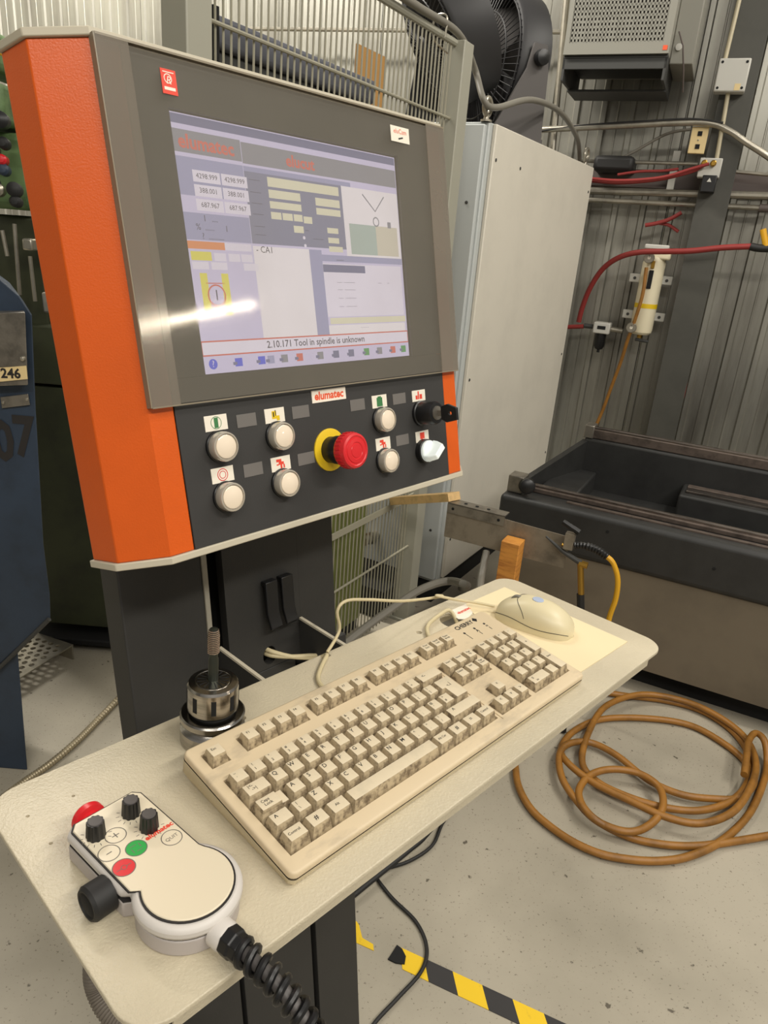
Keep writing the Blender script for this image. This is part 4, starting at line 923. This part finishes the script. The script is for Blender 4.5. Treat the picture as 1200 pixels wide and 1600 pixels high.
# dark cables on the floor behind the shelf
hose('floor_cable', [ip(760,862,2.35), ip(752,900,2.3), ip(748,940,2.25), on_z(742,990,.014)], .012, M_greyc, 'grey cable hanging below the cabinet corner beside the pine post', 'cable')
hose('floor_cable', [ip(470,1075,2.1), ip(540,1005,2.3), ip(620,945,2.4), ip(660,920,2.45), ip(700,908,2.5), ip(730,915,2.45), Mc @ V((.16,-.05,.03))], .014, M_greyc, 'thick grey cable bending along the floor in front of the cabinet plinth', 'cable')

# ------------------------------------------------------------------ hose coil and floor things
def z8(l): return [(540+x*.55, 1040+y*.55) for x, y in l]
coil = [(700,70),(800,86),(900,98),(1000,124),(1080,170),(1130,225),(1150,285),(1135,345),(1085,390),(1000,412),(900,402),(800,372),(715,330),(672,275),(690,190),(740,115),(840,82),(960,100),(1060,145),(1135,205),(1165,275),(1150,345),(1100,415),(1010,448),(910,430),(800,380),(700,330),(630,275),(612,235),(650,185),(730,152),(860,150),(980,170),(1080,225),(1140,280),(1160,330),(1120,375),(1040,378),(950,365),(860,325),(770,255),(700,220),(640,220),(608,250),(615,320),(665,395),(720,445),(800,472),(860,455),(900,405),(890,345),(830,305),(750,295),(690,315),(662,365),(700,430),(800,485),(900,508),(1000,512),(1100,500),(1220,480)]
cz_ = []
hc = [(px, py) for px, y_ in [(0,0)] for py in [0]]
zp = []
pts2 = z8(coil)
for i, (px, py) in enumerate(pts2):
    layer_ = .013+.010*((i//7)%4)
    zp.append(on_z(px, py, layer_))
hose('air_hose', zp, .0108, M_hose, 'long ochre rubber air hose coiled on the concrete floor', 'hose', 12, 8)
outer = z8([(760,60),(680,20),(580,25),(500,85),(474,180),(482,285),(492,345),(525,405),(575,452),(645,500),(725,535),(810,551),(890,555),(965,545),(1040,515),(1100,472),(1150,415),(1182,345),(1197,280),(1190,215),(1165,192),(1145,215),(1138,265),(1132,310)])
hose('air_hose', [on_z(px, py, .0135+(.045 if i > 18 else 0)) for i, (px, py) in enumerate(outer)], .0108, M_hose, 'ochre rubber hose laid in the widest outer loop around the coil', 'hose', 12, 8)
hose('power_cable', [on_z(px, py, .006) for px, py in z8([(60,250),(200,270),(290,330),(300,400),(272,455),(245,512),(180,556),(95,582),(80,590),(130,658),(200,728),(230,800),(215,868),(150,942),(85,1012),(60,1060),(20,1140),(-60,1200)])], .0045, M_blk2, 'thin black cable snaking across the floor over the hazard tape', 'cable', 8, 8)
hose('power_cable', [on_z(px, py, .02) for px, py in z8([(120,200),(260,280),(290,390),(230,480),(180,525),(100,590),(20,655),(-40,700)])], .007, M_blk2, 'thicker black cable running straight on floor beside the pedestal', 'cable', 8, 6)
# hazard tape
tA, tB = on_z(*z8([(165,835)])[0]), on_z(*z8([(560,1020)])[0]); td = (tB-tA).normalized(); tn = V((-td.y, td.x, 0))
Mt = frame(tA, td, tn)
tape = thing('hazard_tape', 'worn yellow and black striped hazard tape stuck on the concrete floor', 'tape', Mt)
tw = .046; L_ = .068
for i in range(9):
    m_ = M_tapey if i%2 == 0 else M_tapek; x0 = i*L_; sk = -.028
    MB().prism([(x0,-tw/2),(x0+L_,-tw/2),(x0+L_+sk,tw/2),(x0+sk,tw/2)] if i else [(.006,-tw/2),(L_,-tw/2),(L_+sk,tw/2),(sk+.012,tw/2),(sk*.3,.004)], .0003, .0016).build('stripe', m_, tape, smooth=0)
fa = on_z(558,1446); fr_ = [on_z(px, py)-fa for px, py in ((557,1440),(561,1446),(566,1466),(583,1476),(584,1486),(562,1476),(545,1468),(540,1440))]
tag(MB().prism([(p.x+fa.x, p.y+fa.y) for p in fr_], .0003, .0016).build('tape_scrap', M_tapey, smooth=0), 'torn yellow scrap of hazard tape beside the pedestal foot', 'tape')
b = MB(); sc_ = [on_z(px, py) for px, py in ((606,1500),(614,1488),(620,1478),(628,1484),(634,1496),(632,1508),(618,1506))]
b.prism([(p.x, p.y) for p in sc_], .0003, .004); tag(b.build('tape_scrap', M_blackm, smooth=0), 'curled black scrap at the torn end of the hazard tape', 'tape')

# grey corrugated hose hanging under the shelf's left end
hq = ip(300,1700,.83); pts = spline([Mq0 @ V((-.13,-.10,.02)), ip(160,1420,.88), ip(148,1500,.86), ip(152,1545,.86), ip(175,1585,.85), ip(215,1612,.84), ip(280,1640,.83), hq, V((hq.x+.01, hq.y+.05, .40)), V((hq.x+.03, hq.y+.15, .02))], 26)
b = MB(); b.tube(pts, [.0128+(.0007 if i%3 < 2 else -.0006) for i in range(len(pts))], 18); tag(b.build('corrugated_hose', M_greyh), 'grey corrugated hose hanging below the left end of the shelf', 'hose')
# armoured cable lying on the floor at the left
pts = spline([on_z(px, py, .012) for px, py in ((-60,1300),(0,1250),(40,1220),(80,1192),(120,1158),(150,1128),(185,1092),(215,1060))], 22)
b = MB(); b.tube(pts, [.0095+(.0014 if i%2 else -.001) for i in range(len(pts))], 12); tag(b.build('armoured_cable', M_armor), 'ribbed metal armoured cable on the floor left of the pedestal', 'cable')

# ------------------------------------------------------------------ blue machine at the left edge
YB_ = 1.60
def bl(px, py, y=YB_):
    r = ray(px, py); return CAM+r*(y/r.y)
blo = bl(20,1200); blo.z = 0
blm = thing('blue_machine', 'dark blue machine tool with black number and label at left edge', 'machine', Matrix.Translation(blo))
def bpoly(pp, y0, y1, nm, m, par, bev=0):
    pl_ = [(bl(*p).x, bl(*p).z) for p in pp]; n = len(pl_); k_ = 1+(y1-y0)/YB_*1.15; b = MB()
    b.add([(x-blo.x, y0-blo.y, z) for x, z in pl_]+[(x*k_-blo.x, y1-blo.y, z) for x, z in pl_], [tuple(range(n))[::-1], tuple(range(n,2*n))]+[(i,(i+1)%n,n+(i+1)%n,n+i) for i in range(n)]); return b.build(nm, m, par, smooth=0, bevel=bev)
bpoly([(-120,400),(-60,420),(0,436),(30,462),(50,492),(56,640),(68,850),(78,930),(79,966),(30,1010),(0,1038),(-120,1110)], YB_, YB_+.28, 'housing', M_blue, blm, .003)
b = MB(); xf0, xf1 = bl(-90,1000).x-blo.x, bl(40,1210).x-blo.x; yf, yk = YB_+.012-blo.y, YB_+.25-blo.y
b.add([(xf0,yf,0),(xf1,yf,0),(xf1-.17,yk,0),(xf0-.17,yk,0),(xf0,yf,.54),(xf1+.02,yf,.54),(xf1-.15,yk,.54),(xf0-.17,yk,.54)], [(0,3,2,1),(4,5,6,7),(0,1,5,4),(1,2,6,5),(2,3,7,6),(3,0,4,7)]); b.build('base', M_blue, blm, bevel=.003)
bpoly([(-60,488),(50,486),(54,598),(-60,602)], YB_-.03, YB_, 'guard_plate', M_steeld, blm, .002)
lb = bpoly([(3,572),(53,568),(55,588),(4,593)], YB_-.034, YB_-.0305, 'number_label', M_cream, blm)
q = bl(29,580); b = MB(); b.text('246', (q.x-blo.x, YB_-.0348-blo.y, q.z), (1,0,0.05), (0,0,1), .030, 0, .03); b.build('label_print', M_ink, lb, smooth=0)
nm_ = bpoly([(3,620),(46,615),(49,632),(5,637)], YB_-.006, YB_-.0005, 'name_plate', M_steeld, blm, .001)
for p in ((7,628),(44,623)):
    q = bl(*p); MB().lathe([(.0035,0),(.0035,.002),(.0005,.003)], (q.x-blo.x, YB_-.006-blo.y, q.z), (0,-1,0), 10).build('rivet', M_galv, nm_)
for s_, p in (('0',(6,692)), ('7',(38,685))):
    q = bl(*p); b = MB(); b.text(s_, (q.x-blo.x, YB_-.0015-blo.y, q.z), (.75,0,.0), (0,0,1), .135, 0, .03); b.build('painted_number', M_ink, blm, smooth=0)
for p in ((7,562),(47,557)):
    q = bl(*p); MB().lathe([(.006,0),(.005,.006),(.001,.008)], (q.x-blo.x, YB_-.03-blo.y, q.z), (0,-1,0), 12).build('bolt', M_galv, blm)
b = MB(); e0, e1 = bl(78,966), bl(-20,1062); b.tube([(e0.x-blo.x, YB_-.004-blo.y, e0.z), (e1.x-blo.x, YB_-.004-blo.y, e1.z)], .006, 8); b.build('edge_strip', M_acd, blm)
b = MB(); e0, e1 = bl(48,470), bl(85,474); b.box(e0.x-blo.x, e1.x-blo.x+.06, YB_+.05-blo.y, YB_+.12-blo.y, e0.z-.03, e0.z+.015); b.build('arm', M_galv, blm, bevel=.004)

# ------------------------------------------------------------------ green mill behind it
YG = 2.25
def gl_(px, py, y=YG):
    r = ray(px, py); return CAM+r*(y/r.y)
go = gl_(60,900); go.z = 0
gm = thing('green_mill', 'old green milling machine behind the blue machine at the left edge', 'milling machine', Matrix.Translation(go))
def gbox(p, q, y0, y1, nm, m, par=None, bev=.006):
    a, c = gl_(*p), gl_(*q); b = MB(); b.box(a.x-go.x, c.x-go.x, y0-go.y, y1-go.y, c.z, a.z); return b.build(nm, m, par or gm, bevel=bev)
gbox((-60,45), (10,115), YG-.05, YG+.3, 'motor_cover', M_gm, bev=.02)
gbox((-60,128), (24,200), YG-.06, YG+.3, 'head', M_gm, bev=.015)
gbox((-60,168), (10,186), YG-.075, YG-.06, 'sign', M_black)
q = gl_(4,178); MB().text('n', (q.x-go.x, YG-.077-go.y, q.z), (1,0,0), (0,0,1), .045).build('sign_print', M_label, gm, smooth=0)
gbox((-60,200), (52,330), YG, YG+.35, 'quill_housing', M_gm, bev=.02)
gbox((-60,330), (70,560), YG+.05, YG+.4, 'slide', M_olive, bev=.01)
gbox((8,505), (190,610), YG, YG+.45, 'table_top', M_olive, bev=.004)
cabm = gbox((5,600), (190,985), YG+.01, YG+.45, 'cabinet_base', M_olive, bev=.004)
gbox((10,985), (200,1010), YG-.02, YG+.4, 'skid', M_blackm)
for px in (70, 170):
    a = gl_(px, 1000); b = MB(); b.box(a.x-go.x-.03, a.x-go.x+.03, YG+.05-go.y, YG+.12-go.y, 0, a.z); b.build('foot', M_blackm, gm)
for px, py, r_, m_ in ((20,195,.022,M_black),(22,255,.014,M_red),(24,230,.016,M_blk2),(24,270,.016,M_blue),(6,240,.02,M_steeld),(5,290,.022,M_acd),(40,300,.02,M_blk2),(15,300,.018,M_galv),(42,318,.016,M_blk2)):
    p = gl_(px, py); MB().lathe([(r_*.7,0),(r_,.006),(r_,.03),(r_*.6,.036),(.001,.037)], (p.x-go.x, YG-.05-go.y, p.z), (.2,-1,.1), 18).build('knob', m_, gm)
for px, y0, y1 in ((28,350,460),(9,360,400),(52,400,470)):
    a, c = gl_(px, y0), gl_(px+8, y1); MB().tube([(a.x-go.x, YG-.02-go.y, a.z), (c.x-go.x, YG-.02-go.y, c.z)], .006, 8).build('rod', M_galv, gm)
gbox((46,372), (64,392), YG-.05, YG, 'clamp', M_galv)
hose('yellow_wire', [gl_(-20,80,2.15), gl_(0,83,2.15), gl_(12,92,2.15), gl_(13,110,2.15)], .005, M_yelc, 'thin yellow wire on the green mill head', 'wire')
# perforated platform
pa = on_z(20,1030,.06); pf = thing('perforated_step', 'perforated metal step on the floor beside the blue machine', 'step', yawframe((pa.x-.09,pa.y+.06,0), -20))
pholes = [circ(-.16+.030*i+(.015 if j%2 else 0), -.10+.026*j, .0095, 8) for i in range(12) for j in range(9)]
MB().holed([(-.19,-.13),(.21,-.13),(.21,.14),(-.19,.14)], pholes, .055, .060).build('tread', M_galv, pf, smooth=0)
for s_ in (-.13,.136): MB().box(-.19, .21, s_-.003, s_+.003, .0, .056).build('edge', M_galv, pf, smooth=0)

# ------------------------------------------------------------------ services on the wall
def wt(name, pts, off, r, m, label, cat, n=10, sub=8, sp=True, group=None):
    P_ = [wl(px, py, off if not isinstance(off, (list, tuple)) else off[i]) for i, (px, py) in enumerate(pts)]
    return tag(MB().tube(spline(P_, sub) if sp else P_, r, n).build(name, m), label, cat, group)
wt('conduit', [(560,284),(917,298),(1200,306),(1330,311)], .11, .018, M_galv, 'thick straight galvanised conduit below the brown wall rail', 'conduit', sp=False)
wt('conduit', [(560,296),(917,312),(1192,325)], .10, .013, M_galv, 'thinner galvanised pipe directly under the thick conduit', 'conduit', sp=False)
tag(MB().cyl(wl(1186,325,.10), wl(1203,326,.10), .019, .019, 14).build('pipe_coupling', M_girt), 'rusty coupling at the right end of the thinner pipe', 'coupling')
wt('conduit', [(860,250),(1090,256)], .13, .009, M_galv, 'thin conduit running into the grey junction box from the left', 'conduit', sp=False)
wt('conduit', [(1125,266),(1200,273),(1300,282)], .13, .009, M_galv, 'thin conduit leaving the grey junction box to the right', 'conduit', sp=False)
wt('conduit', [(700,214),(840,203),(960,197),(1060,192),(1110,193),(1140,205),(1165,222),(1205,248),(1260,290)], .24, .015, M_galv, 'galvanised conduit that bends downward across the column', 'conduit', 12)
wt('wall_cable', [(820,209),(900,197),(1000,190),(1080,186),(1130,192)], .25, .005, M_blk2, 'thin black cable tied along the bending conduit', 'cable')
wt('wall_pipe', [(300,44),(880,50)], .10, .011, M_galv, 'horizontal pipe high on the wall behind the fence', 'pipe', sp=False)
wt('pipe', [(892,-60),(885,0),(864,232),(856,320)], .16, .016, M_galv, 'bright vertical galvanised pipe beside the heater', 'pipe', sp=False)
wt('conduit', [(1166,-60),(1155,0),(1133,92)], .23, .010, M_conc, 'cream vertical conduit above the square wall box', 'conduit', sp=False)
wt('conduit', [(1139,138),(1119,252)], .23, .010, M_conc, 'cream vertical conduit below the square wall box', 'conduit', sp=False)
wt('wall_cable', [(935,262),(985,240),(1040,210),(1080,202)], .15, .007, M_greyc, 'grey cable rising diagonally to the cream outlet', 'cable')
def wbox(name, px, py, wd, ht, o0, o1, m, label, cat, bev=.003):
    c = WM.inverted() @ wl(px, py, o1); b = MB(); b.box(-wd/2, wd/2, -(o1-o0), 0, -ht/2, ht/2) if False else b.box(-wd/2, wd/2, 0, o1-o0, -ht/2, ht/2)
    t = thing(name, label, cat, WM @ Matrix.Translation((c.x, c.y, c.z))); b.build('box' if cat != 'outlet' else 'plate', m, t, bevel=bev); return t
jb = wbox('junction_box', 1144, 117, .135, .135, .20, .27, M_boxg, 'square pale grey junction box on the dark column', 'junction box', .006)
for sx in (-.052,.052):
    for sz_ in (-.052,.052): MB().lathe([(.006,0),(.006,.001),(.0005,.0015)], (sx,0,sz_), (0,-1,0), 10).build('screw', M_blackm, jb)
MB().box(.02, .045, -.0012, 0, -.062, -.035).build('sticker', M_cream, jb, smooth=0)
ou = wbox('wall_outlet', 1091, 219, .075, .115, .20, .225, M_cream, 'cream double outlet plate on the dark column', 'outlet', .002)
for z_ in (-.028,.028): MB().box(-.008, .012, -.003, 0, z_-.010, z_+.010).build('socket', M_blackm, ou, smooth=0)
MB().lathe([(.004,0),(.004,.002),(.0005,.003)], (0,0,0), (0,-1,0), 8).build('screw', M_galv, ou)
hj = wbox('hose_manifold', 1109, 262, .10, .085, .20, .26, M_boxg, 'small grey box where the red hoses end on the column', 'junction box', .004)
for dx in (-.028,.012): MB().lathe([(.014,0),(.014,.016),(.009,.02)], (dx,0,.018), (0,-1,0), 16).build('fitting', M_brass, hj)
bk = wbox('black_relay', 1107, 287, .065, .075, .20, .27, M_black, 'black box hanging under the small grey hose box', 'relay box', .004)
b = MB(); b.add([(-.010,-.001,.008),(.010,-.001,.008),(0,-.001,.026)], [(0,1,2)]); b.build('mark', M_boxg, bk, smooth=0)
wbox('wall_bracket', 1052, 268, .035, .19, .02, .10, M_boxg, 'pale upright bracket strip across the brown wall rail', 'bracket', .002)
wbox('cable_tray', 958, 255, .20, .075, .03, .20, M_blk2, 'dark cable bundle lying on the wall rail behind the cabinet', 'cable tray', .02)
wt('red_hose', [(880,278),(920,279),(960,282),(1000,281),(1040,276),(1080,264),(1108,256)], .29, .0075, M_redh, 'lower red hose sagging to the small grey box', 'hose')
wt('red_hose', [(880,281),(920,283),(965,286),(1005,284),(1045,278),(1085,267),(1100,258)], .27, .0065, M_redh, 'second red hose just under the sagging one', 'hose')
wt('red_hose', [(965,273),(1000,268),(1035,267),(1060,264)], .20, .0065, M_redh, 'short straight red hose above the sagging ones', 'hose')
wt('red_hose', [(1008,352),(1025,349),(1045,343),(1065,332)], .12, .010, M_redh, 'short red hose end rising above the air dryer', 'hose')
wt('red_hose', [(1030,349),(1045,352),(1060,362)], .10, .008, M_redh, 'short dark red hose end drooping above the air dryer', 'hose')
wt('red_hose', [(904,503),(910,480),(922,450),(942,420),(968,402),(1000,394),(1040,393),(1080,392),(1130,387),(1178,385)], [.12,.13,.15,.18,.22,.26,.28,.29,.29,.29], .014, M_redh, 'thick red air hose arching over the white air dryer', 'hose', 14)
wt('hose_end', [(1172,385),(1190,388),(1230,388)], .29, .018, M_blk2, 'black sleeve on the end of the thick red hose', 'hose sleeve', 12)
tag(MB().cyl(wl(1192,358,.29), wl(1197,385,.29), .014, .014, 12).build('yellow_lever', M_yelc), 'yellow valve lever at the right edge of the picture', 'lever')
wt('red_hose', [(884,511),(912,510)], .12, .012, M_redh, 'red pipe stub left of the small regulator', 'pipe', sp=False)
# filter regulator
c = wl(941,512,.12); rg = thing('filter_regulator', 'small filter regulator with black bowl left of the air dryer', 'regulator', frame(c, WX, -WN))
MB().box(-.045,.045,-.04,.04,-.03,.03).build('body', M_boxg, rg, bevel=.006); MB().box(-.022,.022,-.042,-.04,-.006,.012).build('window', M_blackm, rg, smooth=0)
MB().lathe([(.028,-.03),(.028,-.10),(.02,-.115),(.008,-.12),(.008,-.135)], (0,0,0), n=20).build('bowl', M_black, rg)
MB().tube([(-.10,0,0),(-.045,0,0)], .013, 12).build('left_fitting', M_acd, rg); MB().tube([(.045,0,-.002),(.11,0,-.006)], .013, 12).build('right_fitting', M_galv, rg)
# air dryer
ct, cb_ = wl(1016,405,.14), wl(1000,522,.14); hgt = (ct-cb_).length
dy = thing('air_dryer', 'cream cylindrical air dryer with two gauges on the ribbed wall', 'air dryer', frame(cb_, WX, -WN))
MB().lathe([(.045,0),(.056,.012),(.058,.03),(.058,hgt-.02),(.050,hgt+.01),(.02,hgt+.02)], n=36).build('cylinder', M_dry, dy)
MB().box(-.045,.075,-.045,.045,hgt+.0,hgt+.05).build('head', M_dry, dy, bevel=.008); MB().box(-.06,.06,-.05,.05,hgt+.048,hgt+.072).build('cap', M_boxg, dy, bevel=.006)
MB().lathe([(.0588,hgt*.36),(.0588,hgt*.42)], n=36).build('yellow_band', M_yel, dy); 
MB().box(-.012,.010,-.064,-.056,hgt*.62,hgt*.86).build('sight_glass', M_blackm, dy, bevel=.002); MB().box(-.010,.008,-.063,-.056,hgt*.88,hgt*.98).build('sight_frame', M_brass, dy, bevel=.002)
for x_, z_ in ((-.025,hgt+.005),(-.045,.035)):
    gg = MB().lathe([(.025,0),(.027,.006),(.027,.022),(.024,.026)], (x_,-.062,z_), (0,-1,0), 28).build('gauge', M_galv, dy)
    MB().lathe([(.0235,.0255),(.001,.0262)], (x_,-.062,z_), (0,-1,0), 24).build('dial', M_label, gg)
    MB().box(x_-.001, x_+.001, -.0895, -.0885, z_, z_+.016).build('needle', M_ink, gg, smooth=0)
for x_ in (-.085, .078):
    for z_ in (hgt*.25, hgt*.74):
        MB().box(x_-.028, x_+.028, .02, .05, z_-.022, z_+.022).build('mount_lug', M_boxg, dy, bevel=.004); MB().lathe([(.008,0),(.008,.003),(.001,.004)], (x_,.02,z_), (0,-1,0), 10).build('bolt', M_acd, dy)
MB().tube([(.0,0,-.02),(.0,0,0)], .014, 12).build('drain', M_brass, dy); MB().tube([(-.02,0,-.03),(.05,0,-.035)], .008, 10).build('drain_lever', M_acd, dy)
wt('drain_tube', [(1010,418),(1004,460),(992,500),(981,530),(970,565),(955,605),(942,640),(931,665)], [.21,.22,.22,.21,.18,.16,.15,.15], .0095, M_hose, 'thin ochre tube hanging down from the air dryer', 'tube')
wt('red_wire', [(1072,545),(1075,580),(1068,620),(1055,650),(1048,690)], .06, .004, M_redh, 'thin red wire hanging beside the column foot', 'wire')
wt('orange_cord', [(1140,222),(1137,245),(1133,285)], .14, .008, M_orp, 'short orange cord hanging right of the column', 'cord')
# unit heater on the wall
hc_ = WM.inverted() @ wl(880,86,.55); hx, hz_ = hc_.x, hc_.z; hw = (WM.inverted() @ wl(1045,80,.55)).x-hx
ht_ = thing('unit_heater', 'grey unit heater with perforated grille hanging high on the wall', 'heater', WM @ Matrix.Translation((hx+hw/2, -.55, hz_)))
MB().box(-hw/2, hw/2, .01, .50, 0, .55).build('casing', M_ac, ht_, bevel=.006)
b = MB(); b.box(-hw/2, -hw/2+.02, -.006, .01, 0, .55); b.box(hw/2-.03, hw/2, -.006, .01, 0, .55); b.box(-hw/2+.02, hw/2-.03, -.006, .01, 0, .045); b.build('front_frame', M_ac, ht_, smooth=0)
gx0, gx1 = -hw/2+.02, hw/2-.03; b = MB()
for i in range(27): x_ = gx0+(gx1-gx0)*i/26; b.box(x_-.0042, x_+.0042, -.003, .004, .045, .55)
for i in range(26): z_ = .045+.505*i/25; b.box(gx0, gx1, -.003, .004, z_-.0048, z_+.0048)
b.build('perforated_grille', M_ac, ht_, smooth=0)
MB().box(gx0, gx1, .008, .012, .045, .55).build('grille_back', mat('dim_brown_coil', (70,58,52), .7, var=.4, vscale=9), ht_, smooth=0)
MB().box(hw/2-.027, hw/2-.008, -.0075, -.006, .012, .03).build('orange_sticker', M_orp, ht_, smooth=0)
b = MB(); b.box(-hw/2, hw/2, .012, .42, -.012, 0); b.box(-hw/2, hw/2, .012, .02, -.055, -.012); b.box(-hw/2, -hw/2+.012, .012, .42, -.10, -.012); b.box(hw/2-.012, hw/2, .012, .42, -.10, -.012); b.box(-hw/2, hw/2, .20, .42, -.11, -.10); b.build('deflector', M_acd, ht_, bevel=.002)
MB().box(hw/2, hw/2+.10, .10, .45, -.02, .55).build('control_box', M_ac, ht_, bevel=.005)
MB().tube([(hw/2+.02,.08,.10),(hw/2+.05,.05,.04),(hw/2+.07,.08,-.05),(hw/2+.08,.15,-.12)], .0035, 8).build('wire', M_girt, ht_)
MB().lathe([(.014,0),(.014,.01),(.001,.012)], (hw/2+.03,.10,.045), (0,-1,0), 14).build('cap', M_boxg, ht_)
for x_ in (-.15,.15): MB().box(x_-.01, x_+.01, .2, .22, .55, 1.6).build('hanger', M_galv, ht_)
